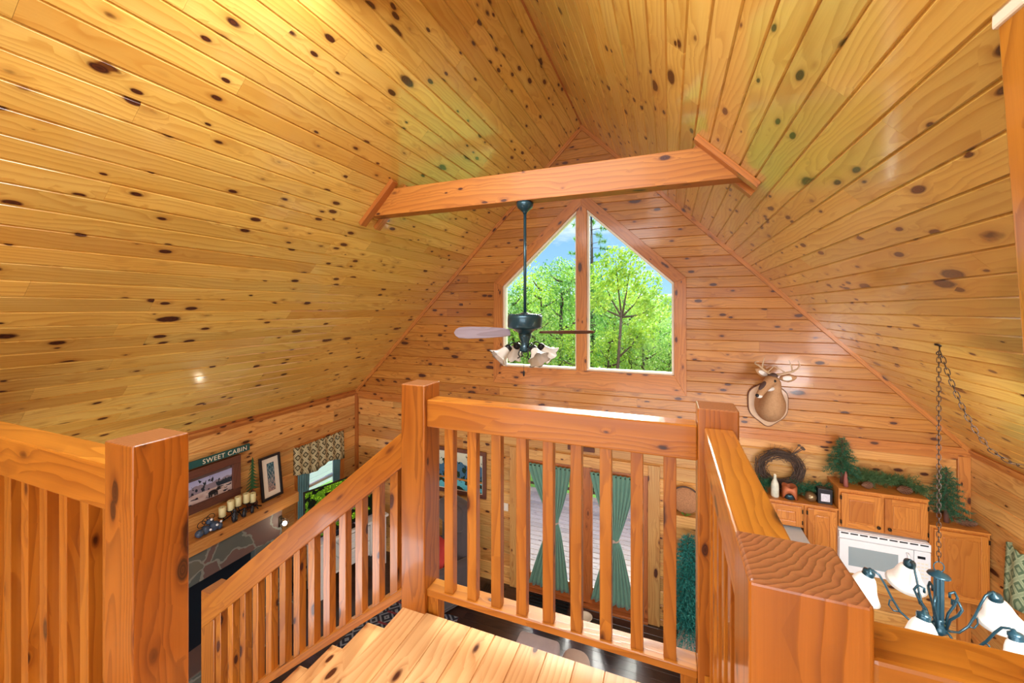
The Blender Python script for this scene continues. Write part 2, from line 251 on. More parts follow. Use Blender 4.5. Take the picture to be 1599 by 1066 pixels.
# ------------------------------------------------------------------ mesh builder
class MB:
    def __init__(s): s.v=[];s.f=[];s.uv=[];s.mi=[];s.sm=[]
    def quad(s,idx,uvs,mi=0,sm=False): s.f.append(tuple(idx)); s.uv.append([tuple(u[:2]) for u in uvs]); s.mi.append(mi); s.sm.append(sm)
    def box(s,a,b,grain=None,mat=None,mi=0,endmi=None,shear=None):
        lo=[min(a[i],b[i]) for i in range(3)]; hi=[max(a[i],b[i]) for i in range(3)]
        if grain is None: grain=max(range(3),key=lambda i:hi[i]-lo[i])
        base=len(s.v); P=[]
        for k in range(8):
            p=Vector((hi[0] if k&1 else lo[0],hi[1] if k&2 else lo[1],hi[2] if k&4 else lo[2])); P.append(p)
            q=Vector(p)
            if shear: q=shear(q)
            s.v.append(tuple(mat@q) if mat is not None else tuple(q))
        for n,ax,fc in ((0,0,(0,4,6,2)),(1,0,(1,3,7,5)),(2,1,(0,1,5,4)),(3,1,(2,6,7,3)),(4,2,(0,2,3,1)),(5,2,(4,5,7,6))):
            oth=[i for i in range(3) if i!=ax]
            if ax==grain: uv=[(P[k][oth[0]]-lo[oth[0]],P[k][oth[1]]-lo[oth[1]]) for k in fc]; m_=mi if endmi is None else endmi
            else:
                o2=[i for i in oth if i!=grain][0]; uv=[(P[k][grain]-lo[grain],P[k][o2]-lo[o2]+.31*n) for k in fc]; m_=mi
            s.quad([base+k for k in fc],uv,m_)
        return s
    def prism(s,poly,fn,d0,d1,mi=0,grain=(1,0)):
        """poly (a,b) list CCW; fn(a,b,d)->xyz"""
        n=len(poly); base=len(s.v)
        for d in(d0,d1):
            for a,b in poly: s.v.append(tuple(fn(a,b,d)))
        g=Vector(grain).normalized(); U=lambda a,b:(a*g[0]+b*g[1],-a*g[1]+b*g[0])
        s.quad(list(range(base,base+n))[::-1],[U(*p) for p in poly][::-1],mi); s.quad(range(base+n,base+2*n),[U(*p) for p in poly],mi)
        L=0
        for i in range(n):
            j=(i+1)%n; l=math.dist(poly[i],poly[j])
            s.quad((base+i,base+j,base+n+j,base+n+i),[(L,0),(L+l,0),(L+l,d1-d0),(L,d1-d0)],mi); L+=l
        return s
    def rings(s,rs,close=True,cap=True,mi=0,sm=True,loop=False):
        n=len(rs[0]); base=len(s.v)
        for r in rs:
            for p in r: s.v.append(tuple(p))
        m=len(rs); L=0
        for i in range(m if loop else m-1):
            k=(i+1)%m; dl=(Vector(rs[k][0])-Vector(rs[i][0])).length; W=0
            for j in range(n if close else n-1):
                jj=(j+1)%n; dw=(Vector(rs[i][jj])-Vector(rs[i][j])).length
                s.quad((base+i*n+j,base+i*n+jj,base+k*n+jj,base+k*n+j),[(L,W),(L,W+dw),(L+dl,W+dw),(L+dl,W)],mi,sm); W+=dw
            L+=dl
        if cap and close and not loop:
            for o,rev in((0,True),((m-1)*n,False)):
                idx=[base+o+j for j in range(n)]; uv=[(math.cos(6.283*j/n)*.1,math.sin(6.283*j/n)*.1) for j in range(n)]
                s.quad(idx[::-1] if rev else idx,uv[::-1] if rev else uv,mi,False)
        return s
    def tube(s,pts,rad,n=8,mi=0,loop=False,cap=True,flat=1.0):
        pts=[Vector(p) for p in pts]; m=len(pts)
        if not hasattr(rad,'__len__'): rad=[rad]*m
        up=None; rs=[]
        for i,p in enumerate(pts):
            if loop: t=pts[(i+1)%m]-pts[i-1]
            else: t=pts[min(i+1,m-1)]-pts[max(i-1,0)]
            t.normalize()
            if up is None: up=t.orthogonal().normalized()
            up=(up-t*up.dot(t)); up=up.normalized() if up.length>1e-6 else t.orthogonal().normalized()
            w_=t.cross(up)
            rs.append([p+(up*math.cos(6.2832*j/n)+w_*math.sin(6.2832*j/n)*flat)*rad[i] for j in range(n)])
        return s.rings(rs,cap=cap,mi=mi,loop=loop)
    def lathe(s,prof,c=(0,0,0),n=24,mi=0,mat=None,cap=True):
        rs=[]
        for r,z in prof:
            ring=[Vector((r*math.cos(6.2832*j/n),r*math.sin(6.2832*j/n),z)) for j in range(n)]
            if mat is not None: ring=[mat@p for p in ring]
            rs.append([p+Vector(c) for p in ring])
        return s.rings(rs,mi=mi,cap=cap)
    def ball(s,c,r,n=12,m=8,mi=0,mat=None):
        if not hasattr(r,'__len__'): r=(r,r,r)
        rs=[]
        for i in range(m+1):
            a=-math.pi/2+math.pi*i/m; a=max(-1.55,min(1.55,a))
            rs.append([Vector((r[0]*math.cos(a)*math.cos(6.2832*j/n),r[1]*math.cos(a)*math.sin(6.2832*j/n),r[2]*math.sin(a))) for j in range(n)])
        rs=[[(mat@p if mat is not None else p)+Vector(c) for p in q] for q in rs]
        return s.rings(rs,mi=mi)
    def build(s,name,mats,parent=None,bevel=0,loc=None,seg=2):
        me=bpy.data.meshes.new(name); off=Vector(loc) if loc is not None else Vector((0,0,0))
        me.from_pydata([tuple(Vector(v)-off) for v in s.v],[],s.f)
        uvl=me.uv_layers.new(name='UVMap'); k=0; flat=[]
        for u in s.uv:
            for q in u: flat+= [q[0],q[1]]
        uvl.data.foreach_set('uv',flat)
        me.polygons.foreach_set('material_index',s.mi); me.polygons.foreach_set('use_smooth',s.sm)
        if not isinstance(mats,(list,tuple)): mats=[mats]
        for m in mats: me.materials.append(m)
        me.update(); o=bpy.data.objects.new(name,me); COL.objects.link(o); o.location=off
        if parent is not None: attach(o,parent)
        if bevel:
            b=o.modifiers.new('bevel','BEVEL'); b.width=bevel; b.segments=seg; b.limit_method='ANGLE'; b.angle_limit=R(40)
        return o
def attach(o,parent):
    o.parent=parent
    # parents are only ever translated/rotated about z before children are attached in local space
def tag(o,label,cat,group=None,kind=None):
    o['label']=label; o['category']=cat
    if group: o['group']=group
    if kind: o['kind']=kind
    return o
def struct(o,label=None,cat=None):
    o['kind']='structure'
    if label: o['label']=label
    if cat: o['category']=cat
    return o
def empty(name,loc,rz=0):
    o=bpy.data.objects.new(name,None); o.empty_display_size=.1; COL.objects.link(o); o.location=loc; o.rotation_euler=(0,0,rz); return o
def copy_tree(o,parent=None):
    c=o.copy(); COL.objects.link(c)
    if parent is not None: c.parent=parent
    for ch in list(o.children): copy_tree(ch,c)
    return c
XZ=lambda a,b,d:(a,d,b)
YZ=lambda a,b,d:(d,a,b)
# boards: individually thick planks with V grooves
def boards(mb,O,U,V,Nn,v_edges,spans,T=.1,g=.004,gd=.004,lmin=1.6,lmax=3.8,ends=True,rnd=random):
    O=Vector(O);U=Vector(U);V=Vector(V);Nn=Vector(Nn)
    for (v0,v1,g0,g1) in v_edges:
        A=spans(v0,v1)
        for (u0a,u1a),(u0b,u1b) in A:
            if max(u1a-u0a,u1b-u0b)<.01: continue
            lo=min(u0a,u0b); hi=max(u1a,u1b); cuts=[]; x=lo+rnd.uniform(.4,lmax)
            while x<hi-.5:
                if x>max(u0a,u0b)+.1 and x<min(u1a,u1b)-.1: cuts.append(x)
                x+=rnd.uniform(lmin,lmax)
            segs=[]; pa,pb=u0a,u0b
            for c in cuts: segs.append((pa,c-.0006,pb,c-.0006)); pa=pb=c+.0006
            segs.append((pa,u1a,pb,u1b))
            for a0,a1,b0,b1 in segs:
                prof=[(v0,-T),(v0,-gd if g0 else 0)]
                if g0: prof.append((v0+g,0))
                if g1: prof.append((v1-g,0))
                prof+= [(v1,-gd if g1 else 0),(v1,-T)]
                def ue(v,s_): 
                    f=(v-v0)/(v1-v0); return (a0+(b0-a0)*f) if s_==0 else (a1+(b1-a1)*f)
                base=len(mb.v); n=len(prof); r0=rnd.uniform(0,3)
                for s_ in(0,1):
                    for v,d in prof: mb.v.append(tuple(O+U*ue(v,s_)+V*v+Nn*d))
                for i in range(n):
                    j=(i+1)%n
                    uv=[(ue(prof[i][0],0),prof[i][0]-v0),(ue(prof[i][0],1),prof[i][0]-v0),(ue(prof[j][0],1),prof[j][0]-v0),(ue(prof[j][0],0),prof[j][0]-v0)]
                    mb.quad((base+i,base+n+i,base+n+j,base+j),uv)
                mb.quad([base+i for i in range(n)],[(p[0]-v0,p[1]) for p in prof]); mb.quad([base+n+i for i in range(n)][::-1],[(p[0]-v0,p[1]) for p in prof][::-1])
def rows(v0,v1,w_,splits=()):
    ed=[v0]; x=v0
    while x<v1-1e-6: x=min(v1,x+w_); ed.append(x)
    out=[]
    for a,b in zip(ed[:-1],ed[1:]):
        cs=[a]+sorted(s_ for s_ in splits if a+.004<s_<b-.004)+[b]
        for i,(p,q) in enumerate(zip(cs[:-1],cs[1:])): out.append((p,q,p==a,q==b))
    return out
# ================================================================== STRUCTURE
# ceilings
SQ=math.sqrt(.5)
SL=(RX-LW)/SQ+.0
mb=MB(); boards(mb,(LW,BACK,RZ-(RX-LW)),(0,1,0),(SQ,0,SQ),(SQ,0,-SQ),rows(0,SL,.135),lambda a,b:[((0,G-BACK),(0,G-BACK))],T=.12,g=.008,gd=.011)
mb.box((LW-.45,BACK,-.05),(LW-.02,G+.2,.1)) if False else None
struct(mb.build('ceiling',CEIL),'left slope of the cathedral ceiling in glossy knotty pine boards','ceiling')
SLR=(RW-RX)/SQ
mb=MB(); boards(mb,(RW,BACK,RZ-(RW-RX)),(0,1,0),(-SQ,0,SQ),(-SQ,0,-SQ),rows(0,SLR,.135),lambda a,b:[((0,G-BACK),(0,G-BACK))],T=.12,g=.008,gd=.011)
struct(mb.build('ceiling',CEIL),'right slope of the cathedral ceiling in glossy knotty pine boards','ceiling')
# gable wall
WL,WR,WB,WS=-2.39,.055,.62,1.845; DG=.932
DL,DR,DT=-2.14,-.26,-.77
def gspan(z0,z1):
    zc=(z0+z1)/2
    def lim(z):
        h=max(0,min(z,RZ)-(RZ-(RX-LW)))
        return (LW+h-.02,RW-h+.02) if z>RZ-(RX-LW) else (LW-.1,RW+.1)
    A0,B0=lim(z0);A1,B1=lim(z1)
    def op(z):
        if zc<DT: return (DL,DR)
        if WB<zc<WS: return (WL,WR)
        if WS<=zc<WS+(RX-WL)*DG:
            k=(z-WS)/DG; return (min(WL+k,RX),max(WR-k,RX))
        return None
    o0=op(z0)
    if o0 is None: return [((A0,B0),(A1,B1))]
    o1=op(z1)
    return [((A0,o0[0]),(A1,o1[0])),((o0[1],B0),(o1[1],B1))]
Ztop=RZ
UPZ=.02
mb=MB()
boards(mb,(0,G,0),(1,0,0),(0,0,1),(0,-1,0),rows(UPZ,RZ-.01,.135,(WB,WS,WS+(RX-WL)*DG)),gspan,T=.16,g=.006,gd=.009)
mb2=MB(); boards(mb2,(0,G,0),(1,0,0),(0,0,1),(0,-1,0),rows(FZ-.1,UPZ,.187,(DT,)),gspan,T=.16,g=.012,gd=.012,lmin=2.5,lmax=5)
off=len(mb.v); mb.v+=mb2.v; mb.f+=[tuple(i+off for i in f) for f in mb2.f]; mb.uv+=mb2.uv; mb.mi+=[1]*len(mb2.f); mb.sm+=mb2.sm
struct(mb.build('wall_front',[WALL,LOGW]),'tall gable wall of horizontal knotty pine boards','wall')
# left wall with window opening
LWY0,LWY1,LWZ0,LWZ1=4.50,5.28,-1.95,-.66
def lspan(z0,z1):
    zc=(z0+z1)/2
    if LWZ0<zc<LWZ1: return [((0,LWY0-BACK),)*2,((LWY1-BACK,G-BACK),)*2]
    return [((0,G-BACK),)*2]
mb=MB(); boards(mb,(LW,BACK,0),(0,1,0),(0,0,1),(1,0,0),rows(FZ-.1,.025,.187,(LWZ0,LWZ1)),lspan,T=.14,g=.012,gd=.012,lmin=2.2,lmax=5)
struct(mb.build('wall_left',LOGW),'low left side wall of pine log siding','wall')
RY0,RY1,RZ0,RZ1=3.9,4.86,-1.95,-.75
def rspan(z0,z1):
    zc=(z0+z1)/2
    if RZ0<zc<RZ1: return [((0,RY0-BACK),)*2,((RY1-BACK,G-BACK),)*2]
    return [((0,G-BACK),)*2]
mb=MB(); boards(mb,(RW,BACK,0),(0,1,0),(0,0,1),(-1,0,0),rows(FZ-.1,.025,.187,(RZ0,RZ1)),rspan,T=.14,g=.012,gd=.012,lmin=2.2,lmax=5)
struct(mb.build('wall_right',LOGW),'low right side wall of pine log siding','wall')
# back wall
mb=MB(); mb.prism([(LW-.1,FZ),(RW+.1,FZ),(RW+.1,.05),(RX,RZ+.1),(LW-.1,.05)],XZ,BACK-.15,BACK); struct(mb.build('wall_back',WALL))
# floors
mb=MB(); boards(mb,(LW-.1,BACK,FZ),(1,0,0),(0,1,0),(0,0,1),rows(0,G-BACK+.1,.13),lambda a,b:[((0,RW-LW+.2),)*2],T=.1,g=.002,gd=.002)
struct(mb.build('floor',DARKF),'dark brown plank floor of the room below','floor')
mb=MB()
x=-1.25
boards(mb,(-1.25,.0,0),(0,1,0),(1,0,0),(0,0,1),[(0,.13,1,1)]+[(a+.13,b+.13,1,1) for a,b,_,_ in rows(0,1.37,.1245)],lambda a,b:[((.78,1.684),)*2],T=.045,g=.0024,gd=.006,lmin=5,lmax=9)
mb.box((-1.22,.8,-.25),(.23,1.60,-.05),grain=0)
struct(mb.build('floor',LANDW,bevel=0),'pale pine plank landing at the head of the stairs','floor')
mb=MB(); boards(mb,(LW,BACK,0),(0,1,0),(1,0,0),(0,0,1),rows(0,RW-LW,.125),lambda a,b:[((0,.78-BACK),)*2],T=.045,g=.0018,gd=.002)
mb.box((LW,BACK,-.28),(RW,.74,-.05),grain=0)
struct(mb.build('floor',LANDW),'loft floor behind the railings','floor')
# slope trims at the gable, horizontal and corner trims
def slope_trim(s,name):
    mb=MB(); h=.055*1.414
    a=(LW if s<0 else RW); zb=RZ-(RX-LW)
    x1,z1=RX,RZ
    poly=[(a,zb-h),(RX,RZ-h),(RX,RZ),(a,zb)]
    if s>0: poly=poly[::-1]
    mb.prism(poly,XZ,G-.03,G,grain=(1,1) if s<0 else (1,-1)); return struct(mb.build(name,TRIM,bevel=.003),'thin pine trim strip under the '+('left' if s<0 else 'right')+' ceiling slope','trim')
slope_trim(-1,'trim_1'); slope_trim(1,'trim_2')
mb=MB(); mb.box((LW,G-.025,-.06),(RW,G,.03),grain=0); mb.box((LW,G-.03,-.10),(RW,G-.0,-.035),grain=0); struct(mb.build('trim_3',TRIM,bevel=.003))
mb=MB(); mb.box((RW-.10,G-.035,FZ),(RW,G-.001,-.06),grain=2); struct(mb.build('trim_4',TRIM,bevel=.003))
mb=MB(); mb.box((LW,G-.05,FZ),(LW+.05,G,-.02),grain=2); struct(mb.build('trim_5',TRIM,bevel=.003))
# leaning glossy wood post close on the right
mb=MB(); mb.box((.752,1.27,-.4),(.85,1.36,2.26),grain=2,shear=lambda p:Vector((p[0]+(2.2-p[2])*.055,p[1],p[2]))); struct(mb.build('trim_6',RAIL,bevel=.008),'glossy orange wood post close at the right edge','post')
mb=MB(); mb.box((.745,1.262,2.19),(.855,1.368,2.27),grain=0); struct(mb.build('trim_7',CREAM,bevel=.008))
# ---- gable window
def diag(o):   # offset polygon point helpers
    return [(WL-o,WB-o*1.0),(WR+o,WB-o),(WR+o,WS+o*(1.366-DG)),(RX,WS+(RX-WL)*DG+o*1.366),(WL-o,WS+o*(1.366-DG))]
inn=diag(0); outp=diag(.145)
outp[0]=(WL-.15,WB-.255); outp[1]=(WR+.15,WB-.255)
casing=empty('window_1',(RX,G,WB)); struct(casing,'large gable window with peaked head and two panes','window')
def seg(p,q,r,s_,name,mat,y0,y1,parent,gr,bv=.003):
    mb=MB(); mb.prism([p,q,r,s_],XZ,y0,y1,grain=gr); o=mb.build(name,mat,parent,bevel=bv); o.location=o.location-parent.location; return o
for i,gr in((0,(1,0)),(1,(0,1)),(2,(1,-DG)),(3,(1,DG)),(4,(0,1))):
    j=(i+1)%5; seg(outp[i],outp[j],inn[j],inn[i],'casing',TRIM,G-.035,G+.0,casing,gr)
i2=diag(-.028)
for i,gr in((0,(1,0)),(1,(0,1)),(2,(1,-DG)),(3,(1,DG)),(4,(0,1))):
    j=(i+1)%5; seg(inn[i],inn[j],i2[j],i2[i],'jamb',CREAM,G+.0,G+.12,casing,gr,.002)
mb=MB(); mb.box((-1.245,G-.03,WB-.05),(-1.095,G+.1,WS+(RX-WL)*DG+.05),grain=2); o=mb.build('mullion',TRIM,casing,bevel=.006); o.location=-casing.location
for xx in(-1.27,-1.095):
    mb=MB(); mb.box((xx,G+.03,WB),(xx+.025,G+.1,WS+(-1.30-WL)*DG+.06),grain=2); o=mb.build('mullion_bead',CREAM,casing); o.location=-casing.location
zt=WS+(RX-WL)*DG
mb=MB(); mb.prism([(WL,WB),(-1.17,WB),(-1.17,zt),(WL,WS)],XZ,G+.06,G+.066); o=mb.build('pane',GLASS,casing); o.location=-casing.location
mb=MB(); mb.prism([(-1.17,WB),(WR,WB),(WR,WS),(-1.17,zt)],XZ,G+.06,G+.066); o=mb.build('pane',GLASS,casing); o.location=-casing.location
# ---- collar beam
beam=empty('collar_beam',(RX,3.35,2.44)); tag(beam,'heavy orange pine collar beam spanning the two ceiling slopes','beam')
def childb(mb,name,mat,par,**k):
    o=mb.build(name,mat,par,**k); o.location=o.location-par.location; return o
mb=MB(); mb.prism([(-2.86,2.445),(.52,2.445),(.265,2.70),(-2.605,2.70)],XZ,3.28,3.42,grain=(1,0)); childb(mb,'beam_timber',BEAMW,beam,bevel=.004)
for s in(-1,1):
    c=RX+s*1.69; mb=MB()
    f=(lambda X,Z:(X,Z))
    a0=RX+s*1.76; a1=RX+s*1.36
    ce=lambda X:RZ-abs(X-RX)
    pl=[(a0,ce(a0)),(a1,ce(a1)),(a1-s*.025,ce(a1)-.025-.01),(a0-s*.025,ce(a0)-.035)]
    mb.prism(pl if s<0 else pl[::-1],XZ,3.20,3.282,grain=(1,-s)); childb(mb,'cleat',TRIM,beam,bevel=.003)
    mb=MB(); mb.prism(pl if s<0 else pl[::-1],XZ,3.418,3.50,grain=(1,-s)); childb(mb,'cleat',TRIM,beam,bevel=.003)
# ================================================================== RAILINGS
def newel(name,x0,y0,z0,z1,label,w_=.14):
    mb=MB(); mb.box((x0,y0,z0),(x0+w_,y0+w_,z1),grain=2,endmi=1)
    o=mb.build(name,[POSTW,ENDG],bevel=.006,loc=(x0+w_/2,y0+w_/2,z0),seg=3); return tag(o,label,'post','newel posts of the loft railing')
newel('newel_post',-1.26,1.672,-.30,1.122,'square pine newel post where the sloping stair rail meets the landing rail')
newel('newel_post',.10,1.68,-.30,1.122,'square pine newel post at the right end of the slatted landing rail')
newel('newel_post',.103,.64,0,1.122,'nearest newel post with swirling end grain, in the right foreground')
newel('newel_post',-1.51,.64,0,1.122,'dark-topped square newel post in the left foreground')
newel('newel_post',-3.02,1.79,FZ,-.45,'pale newel post at the foot of the sloping stair rail')
def rail_level(name,p0,p1,axis,y,w_,label,n0,sp,bl_first,end):
    """level railing; axis 0 runs along X"""
    r=empty(name,(p0,y,0) if axis==0 else (y,p0,0)); tag(r,label,'railing')
    def bx(a0,a1,b0,b1,z0,z1,nm,bev=.004):
        mb=MB(); 
        if axis==0: mb.box((a0,b0,z0),(a1,b1,z1),grain=0 if nm!='baluster' else 2)
        else: mb.box((b0,a0,z0),(b1,a1,z1),grain=1 if nm!='baluster' else 2)
        return childb(mb,nm,RAIL,r,bevel=bev)
    bx(p0,p1,y,y+w_,.915,1.05,'handrail',.006); bx(p0,p1,y,y+w_-.005,.078,.112,'bottom_rail')
    x=bl_first
    while x<end: bx(x-.024,x+.024,y+.014,y+.056,.112,.915,'baluster',.002); x+=sp
    return r
lr=rail_level('landing_railing',-1.12,.10,0,1.69,.095,'slatted pine railing across the front edge of the landing',0,.1255,-1.003,.06)
mb=MB(); mb.box((-1.118,1.70,-.2),(-1.06,1.76,.078),grain=2); childb(mb,'support_block',RAIL,lr,bevel=.003)
mb=MB(); mb.box((.04,1.70,-.2),(.098,1.76,.078),grain=2); childb(mb,'support_block',RAIL,lr,bevel=.003)
rail_level('side_railing',.78,1.68,1,.122,.10,'pine railing running forward on the right side of the landing',0,.1255,.86,1.66)
rail_level('loft_railing',-4.6,-1.51,0,.648,.10,'close slatted pine railing leaving the left frame edge',0,.1255,-4.56,-1.53)
rail_level('loft_railing',.243,2.9,0,.648,.085,'pine railing leaving the frame at lower right',0,.1255,.33,2.88)
# stair rail
sr=empty('stair_railing',(-1.26,1.69,0)); tag(sr,'sloping slatted pine stair railing descending to the left','railing')
SLP=.812
def sl(p): return Vector((p[0],p[1],p[2]+(p[0]+1.26)*SLP))
mb=MB(); mb.box((-2.85,1.69,.70),(-1.26,1.785,.88),grain=0,shear=sl); childb(mb,'handrail',RAIL,sr,bevel=.006)
SLB=.79
mb=MB(); mb.box((-3.3,1.69,.03),(-1.26,1.78,.082),grain=0,shear=lambda p:Vector((p[0],p[1],p[2]+(p[0]+1.26)*SLB))); childb(mb,'bottom_rail',RAIL,sr,bevel=.004)
x=-1.354
for i in range(13):
    mb=MB(); xc=x+.024; xx=(xc+1.26)
    def shb(p): 
        return Vector((p[0],p[1],p[2]+((p[0]+1.26)*(SLP if p[2]>.4 else SLB))))
    mb.box((x,1.705,.075),(x+.048,1.75,.71),grain=2,shear=shb); childb(mb,'baluster',RAIL,sr,bevel=.002); x-=.1145
# stairs
st=empty('staircase',(-1.25,1.25,-2.0)); tag(st,'pine staircase dropping left from the landing edge','staircase')
for k in range(1,8):
    mb=MB(); x1=-1.25-.25*(k-1); mb.box((x1-.275,.80,-.198*k-.04),(x1+.0,1.735,-.198*k),grain=1); childb(mb,'tread',LANDW,st,bevel=.006)
    mb=MB(); mb.box((x1-.02,.80,-.198*k),(x1-.002,1.735,-.198*(k-1)-.046),grain=1); childb(mb,'riser',LANDW,st)
mb=MB(); mb.prism([(-1.27,-.24),(-1.27,-.55),(-3.0,-1.93),(-3.0,-1.62)][::-1],XZ,1.66,1.70,grain=(1,.79)); childb(mb,'stringer',RAIL,st)
mb=MB(); mb.prism([(-1.27,-.24),(-1.27,-.55),(-3.0,-1.93),(-3.0,-1.62)][::-1],XZ,.80,.84,grain=(1,.79)); childb(mb,'stringer',RAIL,st)
# ridge and eave closing strips
mb=MB(); mb.prism([(RX-.15,RZ-.135+.14),(RX,RZ-.012),(RX+.15,RZ-.135+.14),(RX,RZ+.16)],XZ,BACK,G+.16); struct(mb.build('trim_8',TRIM))
for xx,s_ in((LW,1),(RW,-1)):
    mb=MB(); mb.box((xx-s_*.3,BACK,-.05),(xx+s_*.001,G,.2)); mb.box((xx,BACK,-.012),(xx+s_*.018,G,.022),grain=1); struct(mb.build('trim_9' if s_>0 else 'trim_10',TRIM))
# ================================================================== DOORS AND SIDE WINDOWS
def cbox(par,name,mat,a,b,bevel=0,grain=None,endmi=None):
    mb=MB(); mb.box(a,b,grain=grain); return childb(mb,name,mat,par,bevel=bevel)
dr=empty('door_1',(-1.2,G,FZ)); struct(dr,'double glazed patio doors in the gable wall with green curtains','door')
for a,b in(((-2.27,G-.03,FZ),(-2.13,G,-.60)),((-.27,G-.03,FZ),(-.12,G,-.60)),((-2.13,G-.03,-.745),(-.27,G,-.60))): cbox(dr,'casing',LOGW,a,b,.003)
cbox(dr,'sill',DOORW,(-2.13,G-.06,FZ),(-.27,G+.1,FZ+.035),.004)
for x0,x1 in((-2.13,-1.195),(-1.19,-.27)):
    lf=cbox(dr,'door_leaf',DOORW,(x0,G+.005,FZ+.04),(x0+.17,G+.05,-.75),.004,2)
    for a,b,g_ in(((x1-.16,-.75),(x1,FZ+.04),2),((x0+.17,-.75),(x1-.16,-.83),0),((x0+.17,FZ+.04),(x1-.16,FZ+.27),0)):
        o=cbox(dr,'rail_and_stile',DOORW,(a[0],G+.005,a[1]),(b[0],G+.05,b[1]),.004,g_)
    cbox(dr,'pane',GLASS,(x0+.16,G+.025,FZ+.26),(x1-.15,G+.031,-.82))
mb=MB(); mb.box((-2.06,G-.02,-1.62),(-2.0,G+.005,-1.50)); mb.box((-2.06,G-.015,-1.76),(-2.0,G+.005,-1.68)); mb.ball((-2.03,G-.04,-1.72),.026); childb(mb,'door_lock',BLK,dr,bevel=.006)
def curtain(name,xc,wt,zt_,zb,ztie,wb,label,tx):
    r=empty(name,(xc,G-.03,zb)); tag(r,label,'curtain','green curtains on the patio doors')
    mb=MB(); nu,nv=72,30; rs=[]
    for j in range(nv+1):
        f=j/nv; z=zt_+(zb-zt_)*f; ft=(zt_-ztie)/(zt_-zb)
        if f<ft: k=f/ft; hw=wt/2+( .045-wt/2)*(k**1.3); cx=xc+(tx-xc)*k
        else: k=(f-ft)/(1-ft); hw=.045+(wb/2-.045)*(k**.75); cx=tx+(xc-tx)*k
        amp=.016+.01*(1-hw/(wt/2))
        rs.append([Vector((cx+hw*(2*i/nu-1),G-.03-amp*math.sin(i/nu*math.pi*20+.6*math.sin(i*.9)),z+.012*math.sin(i*.5)*(f>.98))) for i in range(nu+1)])
    mb.rings(rs,close=False,cap=False); o=childb(mb,'drape',CURT,r); so=o.modifiers.new('thick','SOLIDIFY'); so.thickness=.004
    mb=MB(); mb.tube([(xc-wt/2,G-.03,zt_-.03),(xc+wt/2,G-.03,zt_-.03)],.007); childb(mb,'curtain_rod',BRASS,r)
    mb=MB(); mb.tube([(tx+.055*math.cos(a),G-.035+.032*math.sin(a),ztie+.01*math.cos(a*2)) for a in [i*6.2832/16 for i in range(16)]],.011,loop=True); mb.ball((tx-.02,G-.075,ztie),(.03,.012,.024)); childb(mb,'tieback',TAUPE,r)
curtain('curtain',-1.655,.66,-.80,-2.60,-1.62,.62,'green tied curtain on the left patio door',-1.56)
curtain('curtain',-.735,.62,-.80,-2.60,-1.70,.60,'green tied curtain on the right patio door',-.70)
# left window
lw=empty('window_2',(LW,4.9,-1.3)); struct(lw,'side window under the patterned valance in the left wall','window')
for a,b in(((LW,LWY0-.09,LWZ0),(LW+.03,LWY0,LWZ1+.09)),((LW,LWY1,LWZ0),(LW+.03,LWY1+.09,LWZ1+.09)),((LW,LWY0,LWZ1),(LW+.03,LWY1,LWZ1+.09))): cbox(lw,'casing',TRIM,a,b,.003)
for a,b in(((LW-.1,LWY0,LWZ0),(LW-.04,LWY0+.035,LWZ1)),((LW-.1,LWY1-.035,LWZ0),(LW-.04,LWY1,LWZ1)),((LW-.1,LWY0,-1.33),(LW-.04,LWY1,-1.29))): cbox(lw,'sash',CREAM,a,b,.002)
cbox(lw,'pane',GLASS,(LW-.075,LWY0,LWZ0),(LW-.07,LWY1,LWZ1))
rw=empty('window_3',(RW,4.4,-1.3)); struct(rw,'side window under the green valance in the right wall','window')
for a,b in(((RW-.03,RY1,RZ0),(RW,RY1+.14,RZ1+.09)),((RW-.03,RY0-.14,RZ0),(RW,RY0,RZ1+.09)),((RW-.03,RY0,RZ1),(RW,RY1,RZ1+.09))): cbox(rw,'casing',LOGW,a,b,.003)
cbox(rw,'pane',GLASS,(RW+.07,RY0,RZ0),(RW+.075,RY1,RZ1))
def valance(name,x,s_,y0,y1,zt_,zb,mat,label):
    r=empty(name,(x,(y0+y1)/2,zb)); tag(r,label,'valance')
    mb=MB(); rs=[]; nu=60
    for j in range(9):
        f=j/8
        rs.append([Vector((x+s_*(.05+.012*math.sin(i*.62)+.02*f),y0+(y1-y0)*i/nu,zt_+(zb-zt_)*f+(f>.9)*.03*math.sin(i/nu*9.42+1.57)+.01*math.sin(i*1.9)*(f<.1))) for i in range(nu+1)])
    # returns at both ends
    for q in rs:
        q.insert(0,Vector((x,q[0].y-.005,q[0].z))); q.append(Vector((x,q[-1].y+.005,q[-1].z)))
    mb.rings(rs,close=False,cap=False); o=childb(mb,'fabric',mat,r); so=o.modifiers.new('thick','SOLIDIFY'); so.thickness=.004
    mb=MB(); mb.tube([(x+s_*.03,y0,zt_-.05),(x+s_*.03,y1,zt_-.05)],.008); childb(mb,'rod',BRASS,r)
    return r
valance('valance',LW,1,4.40,5.34,-.59,-1.03,VAL,'tan trellis patterned valance on the left wall window')
valance('valance',RW,-1,3.76,5.12,-.66,-1.16,VALG,'green trellis patterned valance at the right frame edge')
for y0,y1,lab in((4.44,4.68,'teal drape at the near side of the left wall window'),(5.12,5.3,'grey drape at the far side of the left wall window')):
    mb=MB(); mb.rings([[Vector((LW+.035+.012*math.sin(i*1.3),y0+(y1-y0)*i/24*(1-.25*j/8),-.66-1.1*j/8)) for i in range(25)] for j in range(9)],close=False,cap=False)
    o=mb.build('side_drape',CTEAL,loc=(LW,y0,-1.8)); so=o.modifiers.new('thick','SOLIDIFY'); so.thickness=.004; tag(o,lab,'curtain')
